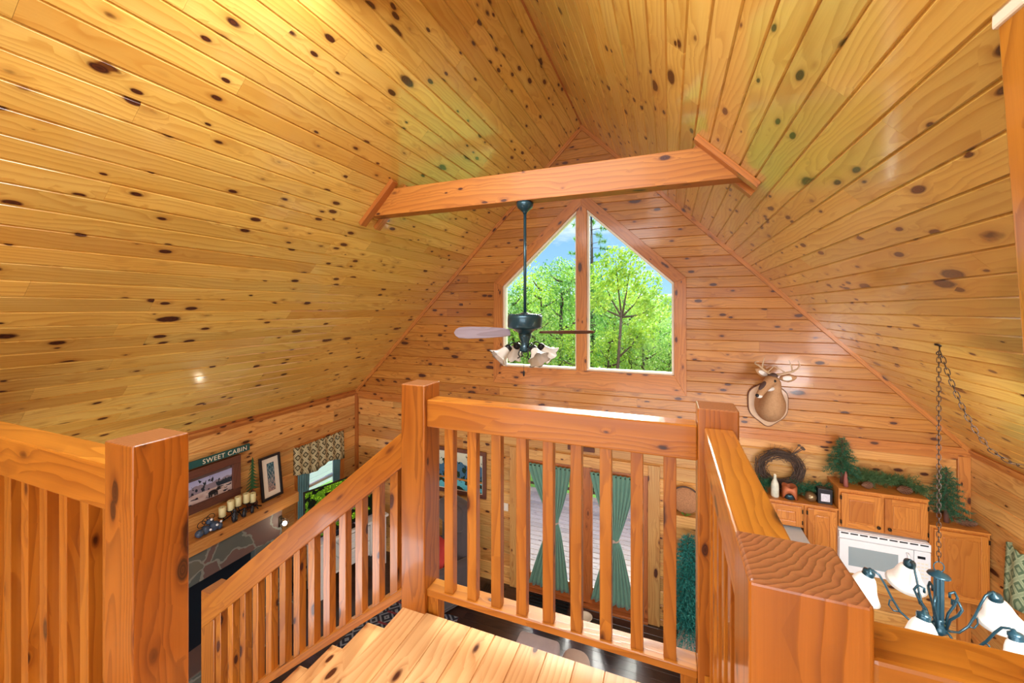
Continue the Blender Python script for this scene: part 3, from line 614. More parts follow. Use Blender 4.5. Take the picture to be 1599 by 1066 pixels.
# ================================================================== CEILING FAN
FX,FY=-1.195,3.35
fan=empty('ceiling_fan',(FX,FY,2.44)); tag(fan,'dark ceiling fan with frosted bell shades hanging from the beam','ceiling fan')
def L(mb,name,mat,par,**k): return childb(mb,name,mat,par,**k)
mb=MB(); mb.lathe([(.075,2.445),(.075,2.42),(.066,2.395),(.035,2.37),(.02,2.355),(.016,2.34)],(FX,FY,0)); L(mb,'canopy',BLUM,fan)
mb=MB(); mb.tube([(FX,FY,2.36),(FX,FY,1.45)],.0135,n=12); L(mb,'downrod',BLUM,fan)
mb=MB(); mb.lathe([(.02,1.47),(.05,1.455),(.13,1.452),(.152,1.44),(.155,1.42),(.155,1.345),(.145,1.33),(.10,1.318),(.075,1.30),(.06,1.285)],(FX,FY,0),n=40)
for i in range(36):
    a=i*6.2832/36; mb.ball((FX+.14*math.cos(a),FY+.14*math.sin(a),1.448),.007,n=6,m=4)
L(mb,'motor_housing',BLUM,fan)
mb=MB(); mb.lathe([(.06,1.29),(.055,1.25),(.038,1.21),(.035,1.18),(.05,1.165),(.05,1.13),(.03,1.115),(.01,1.112)],(FX,FY,0)); L(mb,'light_hub',BLUM,fan)
VD=math.atan2(FX,FY)  # heading from camera
def fdir(phi): a=VD+phi; return Vector((math.sin(a),math.cos(a),0))
PALEB=pine('painted_sheen_blade',rgb(168,158,168),rgb(150,138,150),rgb(120,100,104),rough=.4,coat=.2,tint=.1,knots=0)  # sheen of the left blade painted in as a paler mauve-grey wood
def blade(phi,pitch,bm=BLADE):
    d=fdir(phi); side=Vector((d.y,-d.x,0)); up=Vector((0,0,1)); c=math.cos(pitch); s_=math.sin(pitch)
    wv=side*c+up*s_; nv_=d.cross(wv).normalized()
    pl=[(.13,-.035),(.2,-.05),(.35,-.064),(.5,-.068),(.58,-.06),(.61,-.035),(.625,0),(.61,.035),(.58,.06),(.5,.068),(.35,.064),(.2,.05),(.13,.035)]
    mb=MB(); mb.prism(pl,lambda a,b,t:Vector((FX,FY,1.292))+d*a+wv*b+nv_*t,-.004,.004,grain=(1,0)); b_=L(mb,'blade',bm,fan,bevel=.002)
    mb=MB(); mb.tube([Vector((FX,FY,1.30))+d*.05,Vector((FX,FY,1.285))+d*.11,Vector((FX,FY,1.284))+d*.2],[.014,.012,.008],flat=1.8)
    o=mb.build('blade_iron',BLUM,b_); o.location=-fan.location
    return b_
blade(R(-98),R(46),PALEB); blade(R(86),R(14)); blade(R(40),R(-12)) if False else None
blade(R(-6),R(8))
for phi in(-117,-27,63,153):
    d=fdir(R(phi)); base=Vector((FX,FY,1.15)); tip=Vector((FX,FY,1.17))+d*.15
    ax=(d*.75+Vector((0,0,-.66))).normalized(); q=ax.to_track_quat('Z','Y').to_matrix()
    mb=MB(); mb.tube([base+d*.04,base+d*.07+Vector((0,0,.04)),base+d*.11+Vector((0,0,.055)),tip+Vector((0,0,.02)),tip],.006); 
    mb.tube([base+d*.05+Vector((0,0,-.01)),base+d*.065+Vector((0,0,-.05)),base+d*.05+Vector((0,0,-.075)),base+d*.075+Vector((0,0,-.085))],.006); L(mb,'lamp_arm',BLK,fan)
    mb=MB(); mb.lathe([(.01,-.012),(.03,0),(.034,.03),(.03,.035)],tip,mat=q); hd=L(mb,'shade_holder',BLK,fan)
    mb=MB(); rs=[]
    for r_,z_,w_ in((.03,.028,0),(.036,.045,0),(.045,.075,0),(.06,.11,.05),(.078,.135,.12),(.092,.145,.16),(.088,.142,.16),(.056,.105,.05),(.04,.07,0),(.03,.04,0)):
        rs.append([tip+q@Vector((r_*(1+w_*math.cos(6*a))*math.cos(a),r_*(1+w_*math.cos(6*a))*math.sin(a),z_)) for a in [6.2832*j/36 for j in range(36)]])
    mb.rings(rs,cap=False); L(mb,'bell_shade',FROST,fan)
mb=MB(); mb.tube([(FX,FY-.03,1.12),(FX,FY-.03,.955)],.0018,n=5); mb.lathe([(.002,.96),(.008,.945),(.009,.92),(.004,.905)],(FX,FY-.03,0),n=10); L(mb,'pull_chain',BLK,fan)
# ================================================================== CHANDELIER
CX_,CY_=1.712,3.613
ch=empty('chandelier',(CX_,CY_,-.70)); tag(ch,'blue-black chandelier with lit white bell shades on a long chain','chandelier')
def chain(pts,pitch=.033,hl=.022,hw=.0105,wr=.0024):
    mb=MB(); pts=[Vector(p) for p in pts]; ln=[0]
    for a,b in zip(pts[:-1],pts[1:]): ln.append(ln[-1]+(b-a).length)
    n=int(ln[-1]/pitch)
    for k in range(n):
        s_=(k+.5)*ln[-1]/n; i=max(j for j in range(len(ln)-1) if ln[j]<=s_); f=(s_-ln[i])/(ln[i+1]-ln[i]); p=pts[i].lerp(pts[i+1],f); t=(pts[i+1]-pts[i]).normalized()
        a=t.orthogonal().normalized(); a=(Vector((0,1,0))-t*t.y).normalized() if abs(t.y)<.9 else a; b=t.cross(a)
        if k%2: a,b=b,-a
        a=(a+b*.35).normalized()
        ring=[]
        for j in range(12):
            q=6.2832*j/12; ring.append(p+t*(hl*(abs(math.cos(q))**.7)*(1 if math.cos(q)>0 else -1))+a*hw*math.sin(q))
        mb.tube(ring,wr,n=5,loop=True)
    return mb
hook=Vector((1.719,3.613,1.246))
L(chain([(CX_,CY_,1.20),(CX_,CY_,-.225)]),'chain',STEEL,ch)
mb=MB(); mb.lathe([(.03,1.262),(.03,1.25),(.012,1.245),(.004,1.24)],(1.72,CY_,0),n=12); mb.tube([(1.716,CY_,1.25),(1.715,CY_,1.215),(1.70,CY_,1.20),(1.70,CY_,1.19),(1.715,CY_,1.183),(1.725,CY_,1.195)],.004,n=6); L(mb,'ceiling_hook',STEEL,ch)
sw=[(1.719,1.21),(1.762,1.05),(1.80,.93),(1.85,.79),(1.91,.66),(1.98,.56),(2.055,.505),(2.128,.48),(2.25,.46),(2.40,.46),(2.54,.475)]
L(chain([(a,CY_,b) for a,b in sw],pitch=.04,hl=.027,hw=.012,wr=.0028),'swag_chain',STEEL,ch)
mb=MB(); mb.tube([(CX_+.028*math.cos(a),CY_,-.262+.035*math.sin(a)) for a in [i*6.2832/16 for i in range(16)]],.0035,n=6,loop=True); L(mb,'top_loop',BLUM,ch)
mb=MB(); mb.lathe([(.004,-.285),(.02,-.295),(.055,-.312),(.06,-.322),(.045,-.33),(.022,-.335)],(CX_,CY_,0)); L(mb,'cap',BLUM,ch)
mb=MB(); rs=[]
for z in(-.335,-.35,-.62,-.635):
    rs.append([Vector((CX_+(.024+.004*math.cos(8*a))*math.cos(a),CY_+(.024+.004*math.cos(8*a))*math.sin(a),z)) for a in [6.2832*j/48 for j in range(48)]])
mb.rings(rs); mb.lathe([(.026,-.61),(.032,-.62),(.026,-.635),(.034,-.65),(.045,-.68),(.04,-.70),(.02,-.72),(.012,-.75),(.018,-.765),(.004,-.785)],(CX_,CY_,0)); L(mb,'column',BLUM,ch)
C0=Vector((CX_,CY_,0)); hd0=25
for phi in(-25,-97,-169,119,47):
    a=R(hd0+phi); d=Vector((math.sin(a),math.cos(a),0)); P=lambda r_,z_:C0+d*r_+Vector((0,0,z_))
    mb=MB(); mb.tube([P(.03,-.66),P(.07,-.70),P(.13,-.705),P(.19,-.66),P(.235,-.58),P(.27,-.50),P(.30,-.445),P(.335,-.425),P(.355,-.44)],.0075,n=8)
    mb.tube([P(.19,-.66),P(.225,-.67),P(.25,-.64),P(.245,-.60),P(.225,-.60)],.005,n=6)
    mb.tube([P(.04,-.66),P(.06,-.58),P(.10,-.52),P(.12,-.47),P(.10,-.43),P(.07,-.44),P(.07,-.47)],.008,n=8); L(mb,'arm',BLUM,ch)
    ax=(Vector((0,0,-1))+d*.28).normalized(); q=ax.to_track_quat('Z','Y').to_matrix(); tip=P(.355,-.44)
    mb=MB(); mb.lathe([(.008,-.025),(.012,-.012),(.034,-.004),(.037,.012),(.033,.02),(.037,.028),(.033,.04)],tip,mat=q,n=20); L(mb,'lamp_cup',BLUM,ch)
    mb=MB(); mb.lathe([(.034,.03),(.052,.05),(.066,.08),(.078,.12),(.096,.165),(.122,.20),(.118,.198),(.074,.12),(.06,.08),(.03,.045)],tip,mat=q,n=28,cap=False); L(mb,'bell_shade',FROSTL,ch)
    mb=MB(); mb.ball(tip+ax*.09,.026,n=10,m=8); L(mb,'bulb',FROSTL,ch)
    light('chandelier_bulb','POINT',tuple(tip+ax*.14),1.3,(1,.93,.82),shadow_soft_size=.06)
# ================================================================== DEER MOUNT
dm=empty('deer_head_mount',(1.115,G,.35)); tag(dm,'whitetail deer shoulder mount with antlers on a shield plaque','deer mount')
def shield(g):
    pts=[]
    for i in range(48):
        a=6.2832*i/48; s_=math.sin(a); c=math.cos(a); x=.215*c*(1-.14*max(0,-s_)**2); z=.285*s_*(1 if s_<0 else .8)
        k=1+.035*math.cos(6*a+3.14); pts.append((1.112+x*k*g,.37+z*k*g))
    return pts
mb=MB(); mb.prism(shield(1.03),XZ,G-.03,G-.004); L(mb,'plaque_backing',BLADE,dm,bevel=.003)
mb=MB(); mb.prism(shield(.99),XZ,G-.042,G-.028,grain=(0,1)); L(mb,'plaque',plain('plaque_tan',rgb(206,168,128),.4,var=.12,scale=14,coat=.2),dm,bevel=.004)
def furmat():
    m,t,b,o=newmat('deer_fur'); uv=N(t,'ShaderNodeTexCoord'); nz=N(t,'ShaderNodeTexNoise'); nz.inputs['Scale'].default_value=55; nz.inputs['Detail'].default_value=3; t.links.new(uv.outputs['Object'],nz.inputs['Vector'])
    n2=N(t,'ShaderNodeTexNoise'); n2.inputs['Scale'].default_value=7; t.links.new(uv.outputs['Object'],n2.inputs['Vector'])
    k=MIX(t,n2.outputs[0],rgb(196,148,100),rgb(134,88,54)); k=MIX(t,M_(t,'MULTIPLY',nz.outputs[0],.5),k,rgb(224,186,144)); t.links.new(k,b.inputs['Base Color'])
    b.inputs['Roughness'].default_value=.85; bp=N(t,'ShaderNodeBump'); bp.inputs['Strength'].default_value=.6; bp.inputs['Distance'].default_value=.006; t.links.new(nz.outputs[0],bp.inputs['Height']); t.links.new(bp.outputs[0],b.inputs['Normal']); return m
FUR=furmat(); WFUR=plain('white_fur',rgb(236,230,222),.85,var=.06,scale=40,bump=.4); DFUR=plain('dark_face_fur',rgb(84,62,56),.8,var=.2,scale=40,bump=.4)
mb=MB()
spine=[((1.125,5.69,.34),.165,.215),((1.125,5.62,.34),.165,.21),((1.12,5.53,.36),.15,.185),((1.118,5.47,.43),.122,.14),((1.12,5.44,.51),.092,.105),((1.128,5.42,.59),.076,.085),((1.13,5.405,.655),.070,.072),((1.095,5.37,.688),.070,.066),((1.05,5.325,.66),.060,.062),((1.005,5.28,.61),.045,.05),((.965,5.24,.56),.037,.040),((.938,5.213,.53),.034,.034),((.922,5.197,.515),.02,.02)]
rs=[]; pts=[Vector(p[0]) for p in spine]
for i,(p,rx,rz) in enumerate(spine):
    t_=(pts[min(i+1,len(pts)-1)]-pts[max(i-1,0)]).normalized()
    if i<2: t_=Vector((0,-1,0))
    sx=Vector((0,0,1)).cross(t_); sx=(Vector((1,0,0)) if sx.length<.2 else sx).normalized()
    if sx.dot(Vector((1,-.6,0)))<0: sx=-sx
    if i<5: sx=Vector((1,0,0)).lerp(Vector((.75,-.66,0)),i/5).normalized()
    uz=t_.cross(sx).normalized()
    rs.append([pts[i]+sx*rx*math.cos(6.2832*j/24)+uz*rz*math.sin(6.2832*j/24) for j in range(24)])
mb.rings(rs); body=L(mb,'head_and_neck',FUR,dm); sb=body.modifiers.new('smooth','SUBSURF'); sb.levels=1; sb.render_levels=1
def cb(name,c,r_,mat,rot=None,n=14,m=10,par=None):
    mb=MB(); mb.ball(c,r_,n=n,m=m,mat=rot); o=mb.build(name,mat,par or dm); o.location=-dm.location; return o
hr=Matrix.Rotation(R(-45),3,'Z')
cb('throat_patch',(1.06,5.345,.588),(.05,.075,.03),WFUR,hr)
cb('muzzle_patch',(.94,5.215,.522),(.033,.040,.026),WFUR,hr)
cb('nose',(.917,5.192,.528),(.02,.02,.02),BLK)
cb('nose_bridge',(.988,5.263,.640),(.028,.09,.020),DFUR,Matrix.Rotation(R(-45),3,'Z')@Matrix.Rotation(R(36),3,'X'))
cb('crown_tuft',(1.11,5.385,.735),(.05,.05,.028),DFUR)
for c in((1.108,5.302,.682),(1.028,5.382,.682)):
    cb('eye',c,.0155,BLK)
for c,d_ in(((1.09,5.44,.715),(-.72,.1,.36)),((1.17,5.37,.705),(.80,-.35,.16))):
    d_=Vector(d_).normalized(); q=d_.to_track_quat('Z','Y').to_matrix(); mb=MB()
    rs=[]
    for f,wd in((0,.018),(.035,.036),(.07,.048),(.105,.043),(.14,.026),(.165,.004)):
        rs.append([Vector(c)+q@Vector((-.012*math.sin(a)+.01*math.cos(2*a)*wd*20,wd*math.cos(a),f)) for a in [6.2832*j/14 for j in range(14)]])
    mb.rings(rs); L(mb,'ear',FUR,dm)
    cb('inner_ear',Vector(c)+d_*.075+Vector((-.004,-.014,0)),(.008,.028,.05),WFUR,q)
ANT=plain('antler_bone',rgb(206,176,140),.5,var=.12,scale=30)
for sgn,pts_ in((-1,[((1.09,5.39,.745),(1.02,5.36,.79),(.955,5.32,.85),(.91,5.27,.875),(.90,5.22,.90),(.93,5.18,.91)),((.99,5.34,.82),(1.0,5.32,.90),(1.01,5.31,.95)),((1.045,5.37,.765),(1.09,5.33,.83),(1.10,5.32,.85))]),
                (1,[((1.14,5.375,.745),(1.19,5.34,.76),(1.27,5.29,.80),(1.31,5.24,.84),(1.32,5.2,.89),(1.30,5.18,.93)),((1.275,5.285,.80),(1.255,5.26,.87),(1.23,5.25,.93)),((1.22,5.33,.775),(1.15,5.27,.82),(1.08,5.24,.86))])):
    mb=MB()
    for k,p in enumerate(pts_): mb.tube(p,[.015-.0022*i for i in range(len(p))] if k==0 else [.009,.006,.002],n=8)
    L(mb,'antler',ANT,dm)
# ================================================================== KITCHEN CABINETS
def oak_door(par,x0,x1,z0,z1,y,knob=None,hinge=None):
    d=cbox(par,'door',OAK,(x0,y-.02,z0),(x1,y,z1),.004,2)
    fr=.055
    for a,b,g_ in(((x0,z0),(x0+fr,z1),2),((x1-fr,z0),(x1,z1),2),((x0+fr,z0),(x1-fr,z0+fr),0),((x0+fr,z1-fr),(x1-fr,z1),0)):
        mb=MB(); mb.box((a[0],y-.03,a[1]),(b[0],y-.018,b[1]),grain=g_); o=mb.build('door_frame',OAK,d,bevel=.003); o.location=-par.location-d.location
    mb=MB(); mb.box((x0+fr+.012,y-.028,z0+fr+.012),(x1-fr-.012,y-.018,z1-fr-.012),grain=2); o=mb.build('raised_panel',OAK,d,bevel=.007); o.location=-par.location-d.location
    if knob:
        mb=MB(); mb.lathe([(.006,0),(.006,.012),(.016,.018),(.017,.024),(.008,.029)],(knob[0],y-.03,knob[1]),mat=Matrix.Rotation(R(90),3,'X'),n=16); o=mb.build('knob',BRASS,d); o.location=-par.location-d.location
    if hinge:
        for z in(z0+.05,z1-.05):
            mb=MB(); mb.box((hinge-.006,y-.034,z-.02),(hinge+.006,y-.02,z+.02)); o=mb.build('hinge',BRASS,d); o.location=-par.location-d.location
def cabinet(x0,x1,z0,z1,doors,label):
    yf=5.37; r=empty('wall_cabinet',((x0+x1)/2,G-.002,z0)); tag(r,label,'cabinet','oak wall cabinets')
    cbox(r,'carcass',OAK,(x0,yf,z0),(x1,G-.004,z1),.002,2)
    cbox(r,'top_edge',OAK,(x0-.004,yf-.012,z1-.012),(x1+.004,G-.004,z1+.004),.002,0)
    for d in doors: oak_door(r,*d[:4],yf,*d[4:])
    return r
cabinet(.72,1.398,-.955,-.685,[(.74,1.05,-.94,-.715),(1.07,1.375,-.94,-.715,None,1.38)],'short oak cabinet over the refrigerator')
cabinet(1.402,1.708,-1.43,-.685,[(1.43,1.685,-1.415,-.715,None,1.425)],'narrow oak cabinet left of the microwave')
cabinet(1.716,2.464,-.872,-.455,[(1.735,2.075,-.855,-.49,(2.045,-.80),1.73),(2.105,2.445,-.855,-.49,(2.135,-.80),2.45)],'oak double cabinet above the microwave, highest of the row')
cabinet(2.472,2.925,-1.43,-.705,[(2.50,2.90,-1.415,-.735,None,2.905)],'tall single-door oak cabinet in the right corner')
mw=empty('microwave',(2.08,G,-1.33)); tag(mw,'white over-the-range microwave under the double oak cabinet','microwave')
cbox(mw,'body',WHITEP,(1.705,5.34,-1.33),(2.462,G-.004,-.885),.006)
cbox(mw,'vent_grille',WHITEP,(1.705,5.315,-.965),(2.462,5.34,-.89),.004)
for k in range(9): cbox(mw,'vent_slot',BLK,(1.72+k*.082,5.313,-.913),(1.785+k*.082,5.318,-.900))
dd=cbox(mw,'door',WHITEP,(1.707,5.315,-1.325),(2.325,5.34,-.972),.006)
cbox(mw,'window',GREYG,(1.785,5.312,-1.245),(2.20,5.317,-1.045),.001)
mb=MB(); mb.tube([(2.275,5.318,-1.01),(2.275,5.29,-1.025),(2.275,5.28,-1.15),(2.275,5.29,-1.275),(2.275,5.318,-1.29)],.011,n=10,flat=1.4); L(mb,'handle',WHITEP,mw)
cbox(mw,'control_panel',WHITEP,(2.33,5.315,-1.325),(2.46,5.34,-.972),.006)
cbox(mw,'display',BLK,(2.355,5.312,-1.045),(2.415,5.316,-1.02))
for i in range(3):
    for j in range(5): cbox(mw,'button',PLATE,(2.352+i*.031,5.312,-1.10-j*.035),(2.375+i*.031,5.316,-1.085-j*.035),.001)
mb=MB(); mb.box((1.80,G-.02,-1.47),(2.472,G-.001,-1.335),grain=0); tag(mb.build('backsplash_board',OAK,bevel=.003),'orange oak board on the wall just below the microwave','board')
fr=empty('refrigerator',(1.05,5.3,FZ)); tag(fr,'pale refrigerator whose top shows under the short oak cabinet','refrigerator')
FRG=plain('pale_fridge',rgb(196,210,220),.4,var=.04)
cbox(fr,'cabinet_body',FRG,(.72,5.02,FZ),(1.385,G-.01,-.975),.01); cbox(fr,'freezer_door',FRG,(.72,4.96,-1.45),(1.385,5.015,-.98),.01); cbox(fr,'lower_door',FRG,(.72,4.96,FZ+.08),(1.385,5.015,-1.46),.01)
mb=MB(); mb.tube([(.76,4.96,-1.40),(.76,4.93,-1.38),(.76,4.93,-1.12),(.76,4.96,-1.1)],.01); L(mb,'handle',FRG,fr)
# ================================================================== PINE SPRAYS
rn=random.Random(3)
def needles(mb,p,d,n,ln,wd=.0022,spread=1.0,mi=0):
    for _ in range(n):
        v=(d*rn.uniform(.2,.9)+Vector((rn.gauss(0,1),rn.gauss(0,1),rn.gauss(0,1)))*.55*spread).normalized()*ln*rn.uniform(.6,1.15)
        s_=v.cross(Vector((rn.gauss(0,1),rn.gauss(0,1),rn.gauss(0,1)))).normalized()*wd
        b=len(mb.v); mb.v+= [tuple(p-s_),tuple(p+s_),tuple(p+v)]; mb.quad((b,b+1,b+2),[(0,0),(.01,0),(0,.1)],mi)
def branch(mb,p0,d,ln,nn,nl,wd=.0022,droop=.25,mi=0,step=.018):
    p=Vector(p0); d=Vector(d).normalized(); k=int(ln/step)
    for i in range(k):
        p=p+d*step; d=(d+Vector((0,0,-droop*step*2))).normalized(); needles(mb,p,d,nn,nl,wd,mi=mi)
def pine_tree(name,base,h,rad,mat,label,trunk_h=.14,nb=90,nn=9,nl=.045,group=None,tilt=0):
    r=empty(name,base); tag(r,label,'artificial tree',group); B=Vector(base)
    mb=MB(); mb.tube([B,B+Vector((0,-.0,trunk_h*.6)),B+Vector((0,0,h*.97))],[.022,.018,.004],n=9); childb(mb,'trunk',BARK,r)
    mb=MB()
    for i in range(nb):
        f=i/nb; z=trunk_h*.75+(h-trunk_h*.75)*f; l=rad*(1-f)**.85*rn.uniform(.75,1.12)+.02; a=i*2.4+rn.uniform(-.3,.3)
        branch(mb,B+Vector((0,0,z)),(math.cos(a),math.sin(a),.25-.45*(1-f)),l,nn,nl,droop=.8)
    needles(mb,B+Vector((0,0,h*.97)),Vector((0,0,1)),20,.05)
    childb(mb,'needles',mat,r); return r
pine_tree('tabletop_pine_tree',(1.80,5.53,-.45),.50,.17,NEEDLE,'small artificial pine tree on the double cabinet, left of the long garland',.18)
pine_tree('tabletop_pine_tree',(2.655,5.48,-.70),.56,.19,NEEDLE,'small artificial pine tree on the corner cabinet',.17)
def garland(name,pts,label,mat,nb,ln,seed=1):
    mb=MB(); P=[Vector(p) for p in pts]
    for i in range(nb):
        f=rn.random()*(len(P)-1); k=int(f); p=P[k].lerp(P[k+1],f-k); d=(P[k+1]-P[k]).normalized()*rn.choice((-1,1))*.6+Vector((rn.gauss(0,.4),rn.gauss(-.15,.3),rn.gauss(.25,.35)))
        branch(mb,p,d,ln*rn.uniform(.5,1),6,.045,droop=.8)
    mb.tube(P,.006,n=5,mi=1)
    return tag(mb.build(name,[mat,TWIG],loc=pts[0]),label,'garland')
garland('pine_garland',[(1.93,5.55,-.41),(2.05,5.56,-.37),(2.2,5.55,-.36),(2.35,5.55,-.39),(2.44,5.52,-.42)],'long needled pine garland along the top of the double cabinet',NEEDL2,260,.15)
garland('pine_sprig',[(1.36,5.58,-.62),(1.45,5.56,-.59),(1.6,5.56,-.57),(1.69,5.56,-.58)],'green pine sprig between the wreath and the double cabinet',NEEDLE,95,.14)
garland('pine_sprig',[(.94,5.58,-.62),(1.0,5.57,-.60),(1.06,5.55,-.60)],'green pine sprig at the left foot of the wreath',NEEDLE,85,.13)
# wreath
wr=empty('twig_wreath',(1.225,5.6,-.675)); tag(wr,'round brown twig wreath leaning on the wall above the cabinets','wreath')
mb=MB(); wc=Vector((1.225,5.61,-.40))
for k in range(150):
    a0=rn.uniform(0,6.28); ln=rn.uniform(1.2,3.4); r0=.182+rn.gauss(0,.032); r1=.182+rn.gauss(0,.032); y0=rn.gauss(0,.026); pts=[]
    for i in range(9):
        a=a0+ln*i/8; r_=r0+(r1-r0)*i/8+.008*math.sin(i*2+k); pts.append(wc+Vector((r_*math.cos(a)*1.1,y0+.012*math.sin(i*1.3+k),r_*math.sin(a))))
    mb.tube(pts,rn.uniform(.002,.0045),n=5)
L(mb,'woven_twigs',TWIG,wr)
mb=MB()
for k in range(40):
    a=rn.uniform(0,6.28); p=wc+Vector((.21*math.cos(a),-.02,.21*math.sin(a))); d=Vector((math.cos(a)+rn.gauss(0,.5),rn.gauss(-.2,.3),math.sin(a)+rn.gauss(0,.5))).normalized(); mb.tube([p,p+d*.05,p+d*.09+Vector((0,0,.01))],[.002,.0015,.0008],n=4)
for k in range(5):
    p=wc+Vector((.10,-.02,.17)); d=Vector((.6+rn.gauss(0,.15),-.1,.7+rn.gauss(0,.2))).normalized(); mb.tube([p,p+d*.12,p+d*.17],[.004,.003,.001],n=5); mb.ball(p+d*.16,(.018,.01,.014),n=8,m=5)
L(mb,'loose_twigs',TWIG,wr)
# small ornaments on the low cabinet top (z -.681)
zt1=-.681
r=empty('painted_bottle',(1.14,5.45,zt1)); tag(r,'white painted bottle standing on the low cabinet','bottle')
mb=MB(); mb.lathe([(.034,0),(.04,.01),(.04,.13),(.034,.165),(.018,.20),(.014,.235),(.016,.24),(.015,.25)],(1.14,5.45,zt1)); L(mb,'bottle_body',plain('painted_white_glass',rgb(206,208,190),.4,var=.3,scale=26),r)
mb=MB(); mb.lathe([(.012,.248),(.012,.262)],(1.14,5.45,zt1)); L(mb,'cork',CREAM,r)
r=empty('crown_candle_holder',(1.285,5.46,zt1)); tag(r,'rust coloured crown shaped candle holder with round opening','candle holder')
mb=MB(); RUST=plain('rust_metal',rgb(176,98,58),.5,.3)
def cyl_pan(th0,th1,zf):
    n=30; rs=[[],[]]
    for i in range(n+1):
        a=th0+(th1-th0)*i/n; rs[0].append(Vector((1.285+.075*math.cos(a),5.46+.075*math.sin(a),zt1+zf(i/n,0)))); rs[1].append(Vector((1.285+.075*math.cos(a),5.46+.075*math.sin(a),zt1+zf(i/n,1))))
    mb.rings(rs,close=False,cap=False)
cyl_pan(0,6.2832,lambda f,t:(max(0,.085*math.cos((f-.72)*6.2832*1.6)) if abs(f-.72)<.16 else 0) if t==0 else .135+.02*abs(math.sin(f*6.2832*2)))
o=L(mb,'pierced_shell',RUST,r); so=o.modifiers.new('thick','SOLIDIFY'); so.thickness=.003
mb=MB(); mb.lathe([(.05,0),(.055,.05),(.052,.055)],(1.285,5.46,zt1)); L(mb,'blue_candle_cup',BLUM,r)
mb=MB(); mb.ball((1.49,5.47,zt1+.052),(.06,.06,.055)); tag(mb.build('gold_bauble',plain('aged_gold',rgb(140,118,86),.3,.7),loc=(1.49,5.47,zt1)),'round tarnished gold bauble beside the boxed picture','ornament')
r=empty('boxed_picture',(1.62,5.46,zt1)); tag(r,'small black box frame with a pale sketch, on the low cabinet','picture')
cbox(r,'box_frame',BEAR,(1.552,5.44,zt1),(1.685,5.53,zt1+.165),.004)
cbox(r,'sketch',plain('grey_sketch',rgb(206,206,214),.6,var=.45,scale=60),(1.578,5.436,zt1+.03),(1.66,5.441,zt1+.115),.0005)
def pinecone(name,c,ln,rad,ax,label):
    mb=MB(); ax=Vector(ax).normalized(); q=ax.to_track_quat('Z','Y').to_matrix(); C=Vector(c)
    mb.ball(C,(rad*.6,rad*.6,ln*.5),mat=q,n=10,m=8)
    n=90
    for i in range(n):
        f=(i+.5)/n; z=(f-.5)*ln; rr=rad*math.sqrt(max(.02,1-(2*f-1)**2))*(.8+.2*(1-f)); a=i*2.4
        o_=q@Vector((math.cos(a),math.sin(a),0)); t_=q@Vector((-math.sin(a),math.cos(a),0)); zz=q@Vector((0,0,1)); p=C+o_*rr*.55+zz*z; e_=C+o_*rr*1.2+zz*(z+.016)
        w_=rad*.2; b=len(mb.v); mb.v+=[tuple(p-t_*w_*.6),tuple(p+t_*w_*.6),tuple(e_+t_*w_),tuple(e_+zz*.004),tuple(e_-t_*w_),tuple(p+zz*.012)]
        mb.quad((b,b+1,b+2,b+3,b+4),[(0,0)]*5); mb.quad((b,b+4,b+5),[(0,0)]*3); mb.quad((b+1,b+5,b+2),[(0,0)]*3); mb.quad((b+5,b+4,b+3,b+2),[(0,0)]*4)
    return tag(mb.build(name,CONE,loc=tuple(C-Vector((0,0,rad)))),label,'pinecone','pinecones on the cabinets')
pinecone('pinecone',(1.99,5.46,-.415),.09,.036,(1,.2,.1),'pinecone just right of the pine tree on the double cabinet')
pinecone('pinecone',(2.30,5.45,-.410),.11,.042,(1,-.1,.05),'large spiky pinecone at the right end of the double cabinet')
pinecone('pinecone',(2.79,5.47,-.665),.15,.038,(1,-.15,.03),'long pinecone on the corner cabinet at the foot of the small tree')
pinecone('pinecone',(2.74,5.60,-.665),.09,.036,(.4,.6,.1),'dark pinecone behind the corner cabinet tree')
r=empty('taper_candle',(1.80,5.43,-.45)); tag(r,'reddish wooden taper ornament in front of the double cabinet tree','ornament')
mb=MB(); mb.lathe([(.022,0),(.02,.08),(.014,.13),(.004,.165)],(1.80,5.43,-.45),n=12); L(mb,'body',plain('faded_red_wood',rgb(150,86,76),.7,var=.15),r)
# ================================================================== GABLE WALL ITEMS
def framed(name,kind,x0,x1,z0,z1,fw,matf,picm,label,matw=0,cat='picture'):
    r=empty(name,((x0+x1)/2,G,z0)); tag(r,label,cat)
    for a,b,g_ in(((x0,z0),(x1,z0+fw),0),((x0,z1-fw),(x1,z1),0),((x0,z0+fw),(x0+fw,z1-fw),2),((x1-fw,z0+fw),(x1,z1-fw),2)): cbox(r,'frame',matf,(a[0],G-.045,a[1]),(b[0],G-.015,b[1]),.004,g_)
    if matw: cbox(r,'white_liner',PLATE,(x0+fw,G-.028,z0+fw),(x1-fw,G-.018,z1-fw))
    q=fw+matw; mb=MB(); b=0; X0,X1,Z0,Z1=x0+q,x1-q,z0+q,z1-q
    mb.v=[(X0,G-.03,Z0),(X1,G-.03,Z0),(X1,G-.03,Z1),(X0,G-.03,Z1),(X0,G-.016,Z0),(X1,G-.016,Z0),(X1,G-.016,Z1),(X0,G-.016,Z1)]
    mb.quad((0,1,2,3),[(0,0),(1,0),(1,1),(0,1)])
    for f in((4,7,6,5),(0,4,5,1),(1,5,6,2),(2,6,7,3),(3,7,4,0)): mb.quad(f,[(0,0)]*4)
    L(mb,'painting',picm,r); return r
framed('framed_painting',0,-3.72,-2.665,-1.475,-.745,.06,BLADE,picmat('lake_painting','lake'),'large framed lake and mountain painting left of the patio doors',.012)
r=empty('light_switch',(-2.36,G,-1.59)); tag(r,'white double light switch plate beside the patio doors','light switch')
